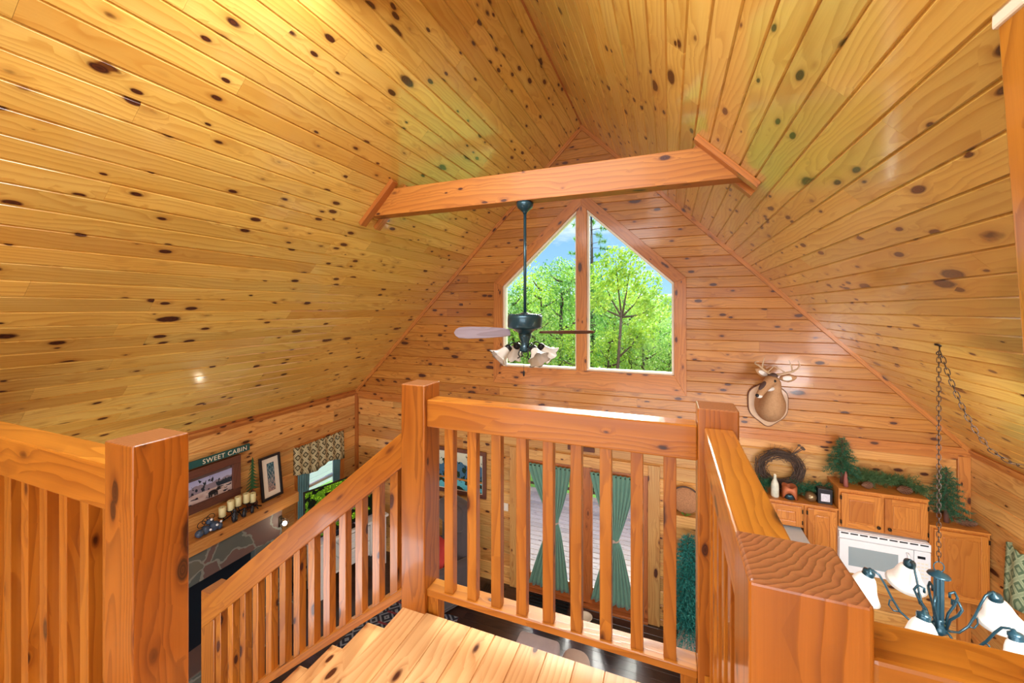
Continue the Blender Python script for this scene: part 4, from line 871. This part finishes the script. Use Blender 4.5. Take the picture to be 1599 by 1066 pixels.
cbox(r,'plate',PLATE,(-2.42,G-.022,-1.60),(-2.30,G-.012,-1.48),.002); cbox(r,'toggle',WHITEP,(-2.385,G-.03,-1.555),(-2.375,G-.02,-1.525),.001); cbox(r,'toggle',WHITEP,(-2.345,G-.03,-1.555),(-2.335,G-.02,-1.525),.001)
mb=MB(); mb.box((-1.37,G-.03,-.53),(-.985,G-.014,-.465),grain=0); tag(mb.build('dark_plaque',BLADE,bevel=.003,loc=(-1.18,G-.014,-.53)),'small dark carved plaque above the patio doors','sign')
r=empty('wicker_tray',(.19,5.63,-1.15)); tag(r,'round woven wicker tray leaning on the wall right of the doors','tray')
WICK=plain('wicker',rgb(176,124,84),.8,var=.5,scale=70,bump=.6)
mb=MB(); mb.lathe([(.004,0),(.165,0),(.17,.01),(.165,.018),(.004,.014)],(.19,5.64,-.965),mat=Matrix.Rotation(R(84),3,'X'),n=40); L(mb,'woven_base',WICK,r)
mb=MB(); mb.tube([(.19+.172*math.cos(a),5.63-.012*math.sin(a),-.965+.172*math.sin(a)) for a in [i*6.2832/36 for i in range(36)]],.009,n=7,loop=True); L(mb,'rim',TWIG,r)
mb=MB()
for k in range(12): 
    d=Vector((rn.gauss(0,.6),-.4,.6)).normalized(); p=Vector((.19,5.58,-1.15)); mb.tube([p,p+d*.05,p+d*.09],[.004,.004,.0006],n=5,flat=.3)
tag(mb.build('air_plant',LEAF[1],loc=(.19,5.58,-1.15)),'tiny green air plant at the foot of the wicker tray','plant')
mb=MB(); mb.box((-.02,5.56,-1.30),(.62,G-.013,-1.152),grain=0); tag(mb.build('log_shelf',LOGW,bevel=.008,loc=(.3,G-.013,-1.3)),'thick pine shelf under the wicker tray','shelf')
# tall teal tree by the door
tt=empty('slim_christmas_tree',(.22,5.38,FZ)); tag(tt,'slim teal artificial tree standing right of the patio doors','artificial tree')
mb=MB(); mb.tube([(.22,5.38,FZ+.08),(.22,5.38,-1.3)],[.02,.006]); L(mb,'pole',BARK,tt)
mb=MB()
for i in range(380):
    f=i/380; z=FZ+.28+(1.16)*f; l=.30*(1-f)**.5*rn.uniform(.8,1.1)+.03; a=i*2.4
    branch(mb,(.22,5.38,z),(math.cos(a),math.sin(a),.1),l,5,.055,wd=.004,droop=2.2,step=.026)
L(mb,'branches',TEAL,tt)
mb=MB()
rs=[]
for f,r_ in((0,.15),(.05,.17),(.15,.13),(.25,.10),(.3,.11)):
    rs.append([Vector((.22+r_*(1+.12*math.sin(5*a+f*20))*math.cos(a),5.38+r_*(1+.12*math.sin(5*a+f*20))*math.sin(a),FZ+f)) for a in [6.2832*j/30 for j in range(30)]])
mb.rings(rs); L(mb,'cloth_wrap',TAUPE,tt)
# floor register, door mat, rug
r=empty('floor_register',(-2.47,5.53,FZ)); tag(r,'dark metal floor register grille in front of the gable wall','floor register')
cbox(r,'frame',STEEL,(-2.64,5.44,FZ),(-2.30,5.60,FZ+.006),.001)
for k in range(8): cbox(r,'slot',BLK,(-2.61+k*.037,5.465,FZ+.005),(-2.59+k*.037,5.575,FZ+.008))
r=empty('boot_tray',(-1.65,5.42,FZ)); tag(r,'black slatted boot tray in front of the patio doors','mat')
for k in range(4): cbox(r,'slat',BLK,(-2.0,5.40+k*.065,FZ+.02),(-1.32,5.43+k*.065,FZ+.035),.002)
for x_ in(-1.98,-1.37): cbox(r,'runner',BLK,(x_,5.39,FZ),(x_+.03,5.63,FZ+.02))
def slab(name,a,b,mat,rz,c,label,cat):
    mb=MB(); lo,hi=a,b
    mb.box(a,b,grain=0); o=mb.build(name,mat,bevel=.003); o.location=c; o.rotation_euler=(0,0,rz); return tag(o,label,cat)
slab('area_rug',(-.62,-1.15,0),(.62,1.15,.012),RUG,R(2),(-3.26,3.66,FZ),'dark patterned area rug in front of the fireplace','rug')
# ================================================================== FIREPLACE WALL
fp=empty('stone_fireplace',(-5.1,3.2,FZ)); tag(fp,'slate stone fireplace with a dark firebox and raised hearth','fireplace')
def sbox(par,name,mat,a,b,bevel=.01):
    mb=MB(); mb.box(a,b,grain=1); return childb(mb,name,mat,par,bevel=bevel)
sbox(fp,'stone_lintel',STONE,(LW+.002,2.0,-1.625),(-5.0,4.0,-1.275)); sbox(fp,'stone_pier',STONE,(LW+.002,3.61,FZ+.33),(-5.0,4.0,-1.625)); sbox(fp,'stone_pier',STONE,(LW+.002,2.0,FZ+.33),(-5.0,2.35,-1.625))
sbox(fp,'firebox',plain('black_firebox',rgb(14,24,34),.35,var=.2),(LW+.002,2.35,FZ+.33),(-5.08,3.61,-1.625),.004)
sbox(fp,'raised_hearth',STONE,(LW+.002,1.9,FZ),(-4.70,4.12,FZ+.33),.015)
mb=MB(); mb.box((LW,1.9,-1.27),(-4.965,4.24,-1.13),grain=1); tag(mb.build('mantel_shelf',LOGW,bevel=.008,loc=(-5.1,3.1,-1.27)),'thick pine mantel shelf above the stone fireplace','shelf')
# pictures on the left wall: built along Y
def wallpic(name,y0,y1,z0,z1,fw,matf,picm,label,mat_w,xw,tilt=0,dep=.03):
    r=empty(name,(xw,(y0+y1)/2,z0)); tag(r,label,'picture')
    r.rotation_euler=(0,tilt,0)
    w2=(y1-y0)/2; h=z1-z0
    def b_(nm,m_,ya,za,yb,zb,d0,d1,g_):
        mb=MB(); mb.box((d0,ya,za),(d1,yb,zb),grain=g_); return mb.build(nm,m_,r,bevel=.003)
    b_('frame',matf,-w2,0,w2,fw,0,dep,1); b_('frame',matf,-w2,h-fw,w2,h,0,dep,1); b_('frame',matf,-w2,fw,-w2+fw,h-fw,0,dep,2); b_('frame',matf,w2-fw,fw,w2,h-fw,0,dep,2)
    if mat_w: b_('white_mat',PLATE,-w2+fw,fw,w2-fw,h-fw,.002,.014,1)
    q=fw+mat_w; Y0,Y1,Z0,Z1=-w2+q,w2-q,q,h-q; mb=MB(); d1=.018; d0=.003
    mb.v=[(d1,Y0,Z0),(d1,Y1,Z0),(d1,Y1,Z1),(d1,Y0,Z1),(d0,Y0,Z0),(d0,Y1,Z0),(d0,Y1,Z1),(d0,Y0,Z1)]
    mb.quad((0,1,2,3),[(0,0),(1,0),(1,1),(0,1)])
    for f in((4,7,6,5),(0,4,5,1),(1,5,6,2),(2,6,7,3),(3,7,4,0)): mb.quad(f,[(0,0)]*4)
    mb.build('artwork',picm,r); return r
bp_=wallpic('bear_picture',2.70,3.555,-.905,-.395,.095,BLADE,picmat('snowy_bear_scene','snow'),'wide brown framed print of a black bear in snowy woods',0,LW+.02,0,.05)
mb=MB(); bx=.02
mb.ball((.021,.10,.155),(.004,.055,.028),n=14,m=8); mb.ball((.021,.165,.175),(.004,.024,.02),n=10,m=6); mb.ball((.021,.19,.168),(.004,.012,.009),n=8,m=5)
for y_ in(.06,.085,.125,.15): mb.box((.018,y_-.008,.105),(.024,y_+.008,.15))
o=mb.build('painted_bear',BEAR,bp_)
wallpic('small_framed_print',3.80,4.11,-1.125,-.54,.032,BEAR,picmat('woodland_print','print'),'narrow black framed woodland print standing on the mantel',.07,-5.14,R(-7),.03)
sg=empty('wooden_sign',(LW+.055,3.36,-.37)); tag(sg,'dark green hand-lettered wooden sign above the bear picture','sign')
cbox(sg,'board',plain('dark_green_paint',rgb(30,84,80),.6,var=.15,scale=12),(LW+.055,2.86,-.37),(LW+.075,3.67,-.285),.002,1)
tcu=bpy.data.curves.new('lettering','FONT'); tcu.body='SWEET CABIN'; tcu.size=.078; tcu.extrude=.0015; tcu.align_x='LEFT'; tcu.space_character=1.12; tcu.materials.append(CREAM)
to=bpy.data.objects.new('lettering',tcu); COL.objects.link(to); dg=bpy.context.evaluated_depsgraph_get(); tme=bpy.data.meshes.new_from_object(to.evaluated_get(dg)); bpy.data.objects.remove(to)
to=bpy.data.objects.new('lettering',tme); COL.objects.link(to); to.parent=sg; to.rotation_euler=(R(90),0,R(90)); to.location=(.0222,3.09-3.36,.016)
sbox(sg,'painted_moose',BEAR,(LW+.075,3.60,-.345),(LW+.077,3.64,-.31),0)
# hanging wall hardware: metal pine ornament
mb=MB(); mb.tube([(-5.12,3.66,-1.128),(-5.12,3.66,-.50)],.006,n=6)
r=empty('metal_pine_ornament',(-5.12,3.66,-1.128)); tag(r,'flat green metal pine tree standing on the mantel','ornament'); L(mb,'stem',BARK,r)
mb=MB()
for k in range(9):
    z=-.88+k*.045; w_=.095*(1-k/9.6)+.012
    mb.prism([(3.66-w_,z-.012),(3.66,z+.014),(3.66+w_,z-.012),(3.66+w_*.4,z+.02),(3.66,z+.065),(3.66-w_*.4,z+.02)],YZ,-5.122,-5.114)
L(mb,'boughs',plain('green_metal',rgb(44,96,58),.5,.2,var=.3,scale=30),r)
mb=MB(); mb.prism([(3.58,-1.128),(3.74,-1.128),(3.71,-1.0),(3.73,-.99),(3.70,-.92),(3.66,-.89),(3.62,-.92),(3.59,-.99),(3.61,-1.0)],YZ,-5.132,-5.124); L(mb,'base_plate',BARK,r)
# candelabra with five candles
cnd=empty('iron_candelabra',(-5.07,3.45,-1.128)); tag(cnd,'black iron twig candelabra along the mantel','candle holder')
cy=[(3.245,-1.03),(3.345,-.995),(3.435,-.985),(3.54,-.99),(3.625,-1.02)]
mb=MB(); mb.tube([(-5.07,3.12,-1.12),(-5.06,3.2,-1.09),(-5.07,3.35,-1.06),(-5.06,3.5,-1.055),(-5.07,3.65,-1.08),(-5.06,3.74,-1.12)],.008,n=7)
for y_,z_ in cy: mb.tube([(-5.07,y_+.02,-1.07),(-5.07,y_,z_-.01)],.006,n=6); mb.lathe([(.01,z_-.016),(.042,z_-.008),(.045,z_)],(-5.07,y_,0),n=16)
for y_ in(3.2,3.45,3.66):
    for dx in(-.05,.045): mb.tube([(-5.07,y_,-1.07),(-5.07+dx,y_+.01,-1.125)],.006,n=6)
for i in range(14):
    y_=rn.uniform(3.15,3.72); mb.tube([(-5.07,y_,-1.07),(-5.07+rn.gauss(.02,.02),y_+rn.gauss(0,.03),-1.08+rn.uniform(-.02,.05))],[.004,.002],n=5)
L(mb,'twig_frame',BLK,cnd)
c0=None
cl=['nearest the left, lowest','second from the left','middle','second from the right','last on the right']
for k,(y_,z_) in enumerate(cy):
    if c0 is None:
        c0=empty('pillar_candle',(0,0,0)); mb=MB(); mb.lathe([(.002,0),(.036,0),(.038,.004),(.038,.11),(.034,.116),(.03,.108),(.012,.104),(.002,.104)],n=20); mb.build('wax',CANDLE,c0)
        mb=MB(); mb.tube([(0,0,.10),(.002,0,.116)],.0016,n=5); mb.build('wick',BLK,c0); c=c0
    else: c=copy_tree(c0)
    c.location=(-5.07,y_,z_+.001); tag(c,'ivory pillar candle on the mantel candelabra, '+cl[k],'candle','ivory candles on the mantel')
def bear(par_name,c,h,label,rz=0):
    r=empty(par_name,c,rz); tag(r,label,'figurine','black bear figurines on the mantel')
    mb=MB(); mb.tube([(0,0,.0),(0,0,h*.25),(0,0,h*.5),(0,0,h*.68),(.003,0,h*.78)],[h*.16,h*.22,h*.2,h*.14,h*.11],n=14); mb.ball((.005,0,h*.85),h*.13,n=12,m=8); mb.ball((.005+h*.12,0,h*.83),h*.06,n=8,m=6)
    for s_ in(-1,1):
        mb.ball((0,s_*h*.1,h*.97),h*.04,n=8,m=5); mb.tube([(0,s_*h*.17,h*.6),(h*.08,s_*h*.22,h*.5),(h*.14,s_*h*.17,h*.42)],[h*.07,h*.06,h*.045],n=8); mb.tube([(0,s_*h*.1,h*.12),(h*.12,s_*h*.13,.008)],[h*.1,h*.07],n=8)
    o=mb.build('body',BEAR,r); sb=o.modifiers.new('s','SUBSURF'); sb.levels=1; sb.render_levels=1
    return r
bear('bear_figurine',(-5.0,3.345,-1.129),.165,'black bear figurine under the second candle')
bear('bear_figurine',(-5.0,3.465,-1.129),.12,'black bear figurine under the middle candle')
bear('bear_figurine',(-5.0,3.57,-1.129),.10,'small black bear figurine under the right candles')
r=empty('bear_tealight_holder',(-5.02,3.10,-1.129)); tag(r,'blue-black lumpy tea light holder with white beads at mantel left','candle holder')
mb=MB(); DB=plain('slate_blue_resin',rgb(58,74,96),.4,var=.3,scale=20)
mb.ball((-5.02,3.12,-1.07),(.05,.06,.055)); mb.ball((-5.03,3.03,-1.075),(.05,.05,.05)); mb.ball((-5.05,3.09,-1.01),(.035,.045,.035)); mb.ball((-5.0,3.17,-1.085),(.03,.03,.04)); mb.ball((-5.02,2.96,-1.08),(.045,.045,.045)); L(mb,'body',DB,r)
mb=MB()
for c in((-4.965,3.12,-1.045),(-4.975,3.17,-1.03),(-5.01,3.085,-.975),(-4.97,3.05,-1.07)): mb.ball(c,.014,n=10,m=8)
L(mb,'beads',WHITEP,r)
mb=MB()
for k in range(3): mb.tube([(-5.05,3.0+.05*k+.045*math.cos(a),-1.0+.02*k+.035*math.sin(a)) for a in [i*6.2832/14 for i in range(14)]],.004,n=5,loop=True)
L(mb,'wire_loops',BLK,r)
# sconce at the chimney corner
r=empty('candle_sconce',(-4.995,3.97,-1.43)); tag(r,'small lit wall sconce at the right corner of the stone fireplace','wall lamp')
mb=MB(); mb.box((-5.0,3.94,-1.50),(-4.985,3.99,-1.36)); mb.tube([(-4.99,3.965,-1.40),(-4.93,3.965,-1.37),(-4.91,3.965,-1.40)],.006,n=6); L(mb,'bracket',BRASS,r)
mb=MB(); mb.lathe([(.02,-.06),(.045,-.04),(.05,.02),(.03,.055)],(-4.91,3.965,-1.44),n=14,cap=False); L(mb,'glass_cup',GLASS,r)
mb=MB(); mb.ball((-4.91,3.965,-1.44),.03); L(mb,'bulb',plain('hot_bulb',(1,.96,.88,1),.4,emit=6,var=.01),r)
light('sconce_light','POINT',(-4.86,3.965,-1.42),1.6,(1,.85,.6),shadow_soft_size=.045)
mb=MB(); mb.box((-5.2,4.05,-1.45),(-5.0,4.12,-1.30),grain=0); 
# console, television
def frame2(o): return o
cs=empty('media_console',(-4.70,4.38,FZ),R(16.3)*-1); tag(cs,'white slatted media console against the left wall','console')
# local: +Y along the front, -X back
def lb(nm,m_,a,b,bv=.004,g_=None,par=None):
    mb=MB(); mb.box(a,b,grain=g_); return mb.build(nm,m_,par or cs,bevel=bv)
WC=plain('white_painted_wood',rgb(226,226,222),.45,var=.06)
for y_ in(0,1.04):
    for x_ in(-.06,-.42): lb('leg',WC,(x_,y_,0),(x_+.06,y_+.06,.78))
lb('top',WC,(-.45,-.03,.78),(.03,1.13,.82),.006); lb('shelf',WC,(-.42,.06,.28),(0,.42,.31)); lb('back_panel',WC,(-.42,.06,.25),(-.40,1.04,.78))
for z_ in(.3,.54):
    d=lb('drawer',WC,(-.40,.43,z_-.02),(0,.80,z_+.21)); 
    for k in range(4): 
        mb=MB(); mb.box((0,.44,z_-.01+k*.053),(.008,.79,z_+.035+k*.053)); mb.build('slat',WC,d,bevel=.003)
d=lb('door',WC,(-.02,.81,.28),(.0,.87,.77)); lb('glass',GREYG,(-.015,.86,.33),(-.008,1.0,.73),0,None,d); lb('stile',WC,(-.02,.99,.28),(.0,1.04,.77),.002,None,d); lb('crosspiece',WC,(-.02,.86,.52),(.0,1.0,.55),.002,None,d); lb('crosspiece',WC,(-.02,.86,.73),(.0,1.0,.77),.002,None,d); lb('crosspiece',WC,(-.02,.86,.28),(.0,1.0,.33),.002,None,d)
tv=empty('television',(-4.83,4.20,FZ+.822),R(-16)); tag(tv,'flat television on the white console, leafy reflection painted on its screen','television')
mb=MB(); mb.box((-.02,0,.06),(.02,1.24,.80)); mb.build('housing',BLK,tv,bevel=.005)
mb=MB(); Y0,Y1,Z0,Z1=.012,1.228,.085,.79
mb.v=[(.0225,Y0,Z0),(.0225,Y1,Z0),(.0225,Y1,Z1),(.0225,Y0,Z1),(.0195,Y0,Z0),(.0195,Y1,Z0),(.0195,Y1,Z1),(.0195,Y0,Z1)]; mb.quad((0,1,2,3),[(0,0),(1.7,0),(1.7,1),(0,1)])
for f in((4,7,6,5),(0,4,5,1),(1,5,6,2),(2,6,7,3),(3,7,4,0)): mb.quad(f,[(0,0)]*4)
mb.build('screen',picmat('painted_leaf_reflection','leaf'),tv)
mb=MB(); mb.box((-.06,.45,0),(.06,.8,.015)); mb.box((-.01,.58,.015),(.01,.66,.065)); mb.build('stand',BLK,tv,bevel=.003)
# fireside tools
r=empty('fireplace_tools',(-4.85,4.02,FZ+.332)); tag(r,'black iron fireplace tools standing on the hearth','fireplace tools')
mb=MB(); mb.lathe([(.09,0),(.09,.012),(.012,.02),(.008,.55),(.02,.56),(.002,.58)],(-4.85,4.02,FZ+.332),n=16); L(mb,'stand',BLK,r)
for k in range(3):
    a=k*2.1; mb=MB(); mb.tube([(-4.85+.05*math.cos(a),4.02+.05*math.sin(a),FZ+.36),(-4.85+.05*math.cos(a),4.02+.05*math.sin(a),FZ+.85)],.006,n=6); mb.box((-4.87+.05*math.cos(a),4.0+.05*math.sin(a),FZ+.35),(-4.83+.05*math.cos(a),4.03+.05*math.sin(a),FZ+.42)); L(mb,'tool',BLK,r)
# ================================================================== SEATING
def soft(par,name,mat,a,b,bev,rot=None):
    mb=MB(); mb.box(a,b); o=mb.build(name,mat,par,bevel=bev,seg=5)
    for p in o.data.polygons: p.use_smooth=True
    return o
rc=empty('recliner',(-3.13,5.12,FZ),R(-28)); tag(rc,'dark charcoal recliner beneath the lake painting','armchair')
soft(rc,'base',DKSOFA,(-.40,-.40,.04),(.40,.36,.34),.05); soft(rc,'seat_cushion',plain('mauve_grey_cloth',rgb(128,116,128),.9,var=.1,scale=14),(-.27,-.46,.33),(.27,.22,.50),.07)
o=soft(rc,'backrest',DKSOFA,(-.32,.16,.36),(.32,.40,1.34),.09); 
soft(rc,'headrest',DKSOFA,(-.29,.10,.98),(.29,.22,1.31),.055)
soft(rc,'arm',DKSOFA,(-.44,-.42,.1),(-.28,.30,.64),.07); soft(rc,'arm',DKSOFA,(.28,-.42,.1),(.44,.30,.64),.07)
pw=empty('throw_pillow',(-3.14,4.92,FZ+.51),R(-28)); tag(pw,'red throw pillow on the dark recliner','pillow')
def pillow(par,mat,w_,t_,tilt,pipe=None):
    mb=MB(); n=10; rs=[]
    for s_ in(1,-1):
        rs=[]
        for i in range(n+1):
            row=[]
            for j in range(n+1):
                u=2*i/n-1; v=2*j/n-1; k=((1-u**4)*(1-v**4))**.5
                row.append(Vector((u*w_/2*(1-.06*(1-abs(v))),s_*t_/2*k,(v+1)*w_/2)))
            rs.append(row if s_>0 else row[::-1])
        mb.rings(rs,close=False,cap=False)
    o=mb.build('cushion',mat,par); o.rotation_euler=(tilt,0,0)
    return o
pillow(pw,RED,.42,.14,R(-18))
sf=empty('armchair',(-1.13,3.52,FZ),0); tag(sf,'grey and taupe armchair seen just below the landing edge','armchair')
soft(sf,'base',TAUPE,(-.36,-.5,.04),(.12,.42,.38),.04); soft(sf,'seat_cushion',TAUPE,(-.33,-.52,.37),(.10,.24,.52),.06)
soft(sf,'backrest',GREYSF,(-.33,.24,.30),(.10,.45,.86),.04); soft(sf,'arm',TAUPE,(.10,-.5,.06),(.39,.61,.74),.11); soft(sf,'arm',GREYSF,(-.56,-.5,.06),(-.34,.42,.58),.09)
for x_,lab in((-.15,'left'),(.0,'right')):
    p_=empty('throw_pillow',(-1.13+x_,3.66,FZ+.53),R(10 if x_<-.1 else -14)); tag(p_,'pale throw pillow on the armchair below the landing, the %s one'%lab,'pillow'); pillow(p_,CREAM,.30,.10,R(-14))
r=empty('round_dish',(-1.07,5.43,FZ)); tag(r,'small pale round dish on the dark floor near the doors','dish')
mb=MB(); mb.lathe([(.07,0),(.09,.035),(.10,.05),(.09,.05),(.07,.02),(.003,.015)],(-1.07,5.43,FZ)); L(mb,'bowl',PLATE,r)
# ================================================================== OUTSIDE
mb=MB(); boards(mb,(-5,G+.2,FZ-.03),(1,0,0),(0,1,0),(0,0,1),rows(0,3.2,.142),lambda a,b:[((0,8),)*2],T=.04,g=.009,gd=.03,lmin=2.5,lmax=4); struct(mb.build('deck',DECKW),'weathered grey plank deck outside the patio doors','deck')
dk=empty('deck_railing',(-1,9.0,FZ-.03)); tag(dk,'wooden railing with dark bars at the far edge of the deck','railing')
for x_ in(-4.8,-2.72,-.6,1.6): cbox(dk,'post',TWIG,(x_,8.98,FZ-.03),(x_+.1,9.08,FZ+1.05),.004,2)
cbox(dk,'top_rail',TWIG,(-5,8.96,FZ+.96),(3,9.1,FZ+1.0),.004,0); cbox(dk,'bottom_rail',TWIG,(-5,9.0,FZ+.08),(3,9.05,FZ+.13),.004,0)
x_=-4.6
while x_<2.5: cbox(dk,'bar',BLK,(x_,9.01,FZ+.13),(x_+.022,9.03,FZ+.96)); x_+=.125
mb=MB(); n=30; rs=[]
for i in range(n+1):
    y=G+.3+i*2.2; rs.append([Vector((-60+j*4,y,FZ-.9-.035*max(0,y-9)+.5*noise.noise(Vector((j*.5,i*.4,0))))) for j in range(31)])
mb.rings(rs,close=False,cap=False,sm=True); o=mb.build('ground',GRASS); so=o.modifiers.new('t','SOLIDIFY'); so.thickness=.3; struct(o,'green grass sloping away behind the deck','ground')
mb=MB(); rs=[]
for i in range(14):
    y=42+i*2.2; rs.append([Vector((-70+j*3.5,y,-6+i*.75+1.8*noise.noise(Vector((j*.25,i*.3,3))))) for j in range(41)])
mb.rings(rs,close=False,cap=False,sm=True); o=mb.build('hill',HILL); so=o.modifiers.new('t','SOLIDIFY'); so.thickness=.5; struct(o,'distant wooded hillside','hill')
mb=MB(); mb.box((-8.6,3.6,FZ-.4),(-8.5,9.6,-.3)); 
def shed():
    r=empty('white_shed',(-8.6,7,FZ-.4)); tag(r,'white clapboard wall seen through the left side window','building')
    WS_=plain('white_clapboard',rgb(232,234,240),.6,var=.04); mb=MB()
    for k in range(18): mb.box((-8.6-.0,3.6,FZ-.4+k*.15),(-8.5+.0,11,FZ-.4+k*.15+.146))
    childb(mb,'clapboard',WS_,r,bevel=.006); cbox(r,'corner_board',WS_,(-8.62,3.5,FZ-.4),(-8.46,3.6,-.3))
    for k in range(8): cbox(r,'bolt',BLK,(-8.5,6.9+k*.02,-1.9+.16*k),(-8.47,6.96+k*.02,-1.85+.16*k))
shed()
lrn=random.Random(11)
def crown(mb,blobs,n,sz):
    tot=sum(b[1]**2 for b in blobs)
    for c,r_ in blobs:
        for _ in range(int(n*r_**2/tot)):
            d=Vector((lrn.gauss(0,1),lrn.gauss(0,1),lrn.gauss(0,1))).normalized(); p=Vector(c)+d*r_*(lrn.uniform(.35,1)**.5)*Vector((1,1,.8)).length/1.62
            a=(d*.6+Vector((lrn.gauss(0,1),lrn.gauss(0,1),lrn.gauss(0,1)))).normalized(); b=a.orthogonal().normalized(); c2=a.cross(b); s_=sz*lrn.uniform(.6,1.3); k=len(mb.v)
            mb.v+=[tuple(p-b*s_),tuple(p-c2*s_*.6),tuple(p+b*s_),tuple(p+c2*s_*.6)]; mb.quad((k,k+1,k+2,k+3),[(0,0),(1,0),(1,1),(0,1)])
def make_tree(kind,h,label,group,seed):
    lrn.seed(seed); r=empty('leafy_tree',(0,0,0)); tag(r,label,'tree',group)
    mb=MB(); blobs=[]; tp=[Vector((0,0,0)),Vector((.1,0,h*.3)),Vector((-.05,.1,h*.6)),Vector((.05,0,h*.85))]
    mb.tube(tp,[h*.022,h*.017,h*.011,h*.005],n=7)
    nb=14 if kind!='slim' else 12
    for i in range(nb):
        f=.3+.65*i/nb; a=i*2.4+lrn.uniform(-.4,.4); z=h*f; l=h*(.24 if kind!='slim' else .15)*(1.15-f)*lrn.uniform(.8,1.3)+.2; d=Vector((math.cos(a),math.sin(a),.5)).normalized()
        p0=Vector((0,0,z)); p1=p0+d*l; mb.tube([p0,p0.lerp(p1,.5)+Vector((0,0,-.05)),p1],[h*.008,h*.005,h*.002],n=5)
        blobs.append((tuple(p1),h*.095*lrn.uniform(.7,1.2))); blobs.append((tuple(p0.lerp(p1,.6)+Vector((0,0,.1))),h*.07))
    blobs.append(((0,0,h*.93),h*.08)); mb.build('trunk',TRUNK,r)
    mb=MB(); crown(mb,blobs,5200,.055 if kind!='slim' else .05); mb.build('crown',LEAF[kind_i[kind]],r); return r
kind_i={'wide':0,'slim':1,'pale':2}
protos=[make_tree(k,8.5,'leafy tree in the dense woods beyond the gable window','woods beyond the gable window',sd) for k,sd in(('wide',1),('slim',2),('pale',3),('wide',4))]
def place(i,x,y,h,first,label=None):
    o=protos[i] if first else copy_tree(protos[i]); o.location=(x,y,FZ-1.2-.035*max(0,y-9)); s_=h/8.5; o.scale=(s_*1.0,s_*1.0,s_); o.rotation_euler=(0,0,x*3.1)
    if label: o['label']=label
    return o
spots=[]
def atpx(px,dist): 
    a=math.atan((px-799.5)/FPX)-YAW; return (dist*math.sin(a),dist*math.cos(a))
T=[(1,800,13,8.0),(0,845,15,9.2),(1,878,13.5,8.8),(2,765,16,9.5),(3,820,19,10.5),(0,985,13.5,7.9),(2,1030,16,7.6),(3,1060,13,6.6),(2,945,20,10.2),(1,925,17,8.9),(0,1010,20,9.2),(3,890,22,11.2),(2,1075,20,8.2),(1,960,15,8.2),(3,860,26,13.2),(0,920,27,12.4),(2,975,27,11.8),(3,1020,28,10.8),(1,1100,16,7.4),(0,740,20,11),(2,835,12.5,5.4),(3,900,12,5.0),(0,950,12.2,5.0),(2,1005,12.4,5.0),(1,1045,12.6,5.0),(0,790,12.4,5.4),(1,1055,24,9.6)]
seen=set()
def sky(px):
    pr=[(700,440),(790,425),(830,395),(870,372),(905,380),(945,410),(975,398),(1005,425),(1040,458),(1060,470),(1200,480)]
    for (a,ya),(b,yb) in zip(pr[:-1],pr[1:]):
        if a<=px<=b: return ya+(yb-ya)*(px-a)/(b-a)
    return 470
for k,(i,px,d_,h) in enumerate(T):
    x,y=atpx(px,d_); dep=-x*math.sin(YAW)+y*math.cos(YAW); zb=FZ-1.2-.035*max(0,y-9)
    h=(1.5+(CYP-sky(px)-8-(k*13%23))/FPX*dep-zb)/1.06 if h>6 else h; f=i not in seen; seen.add(i)
    place(i,x,y,h,f)
# tall sparse pine by the mullion, dark forked trunk on the right
def tall_pine():
    x,y=atpx(922,18); zb=FZ-1.5; h=11; r=empty('sparse_pine',(x,y,zb)); tag(r,'tall thin-topped pine rising behind the window mullion','tree')
    mb=MB(); mb.tube([(0,0,0),(.1,0,h*.5),(0,.1,h)],[.16,.1,.02],n=7); mb.build('trunk',TRUNK,r)
    mb=MB()
    for i in range(70):
        f=.5+.5*i/70; a=i*2.4; l=1.5*(1.25-f)+.2; p0=Vector((0,0,h*f)); d=Vector((math.cos(a),math.sin(a),.15)); pts=[p0+d*l*q+Vector((0,0,-.12*q*q)) for q in(0,.3,.6,.8,1)]
        if i%2: 
            mb.tube(pts,[.02,.015,.01,.007,.003],n=4,mi=1)
            for p in pts[2:]:
                for _ in range(26):
                    v=Vector((lrn.gauss(0,1),lrn.gauss(0,1),lrn.gauss(0,1))).normalized()*.2; s_=v.orthogonal().normalized()*.018; k=len(mb.v); mb.v+=[tuple(p-s_),tuple(p+s_),tuple(p+v)]; mb.quad((k,k+1,k+2),[(0,0)]*3)
    mb.build('boughs',[LEAF[1],TRUNK],r)
tall_pine()
def forked():
    x,y=atpx(968,11.5); zb=FZ-1.3; r=empty('forked_tree',(x,y,zb)); tag(r,'dark-trunked forked tree with a light crown in the right pane','tree')
    mb=MB(); mb.tube([(-.35,0,0),(-.25,0,2.2),(-.05,0,4.0),(.05,0,5.5)],[.06,.05,.042,.034],n=8); ends=[]
    for e_ in((-.55,.2,6.5),(.3,-.1,6.8),(.7,.2,6.2),(-.12,0,6.9),(-.8,-.3,5.9),(.95,-.2,5.6),(.6,.3,5.0)):
        p=Vector((.05,0,5.3)) if e_[2]>5.5 else Vector((-.02,0,4.2)); q=Vector(e_); mb.tube([p,p.lerp(q,.5)+Vector((0,0,-.1)),q],[.032,.02,.008],n=6); ends.append(((q.x,q.y,q.z),.42)); ends.append((tuple(p.lerp(q,.65)),.32))
    mb.build('trunk',TRUNK,r); mb=MB(); crown(mb,ends,5200,.045); mb.build('crown',LEAF[0],r)
forked()
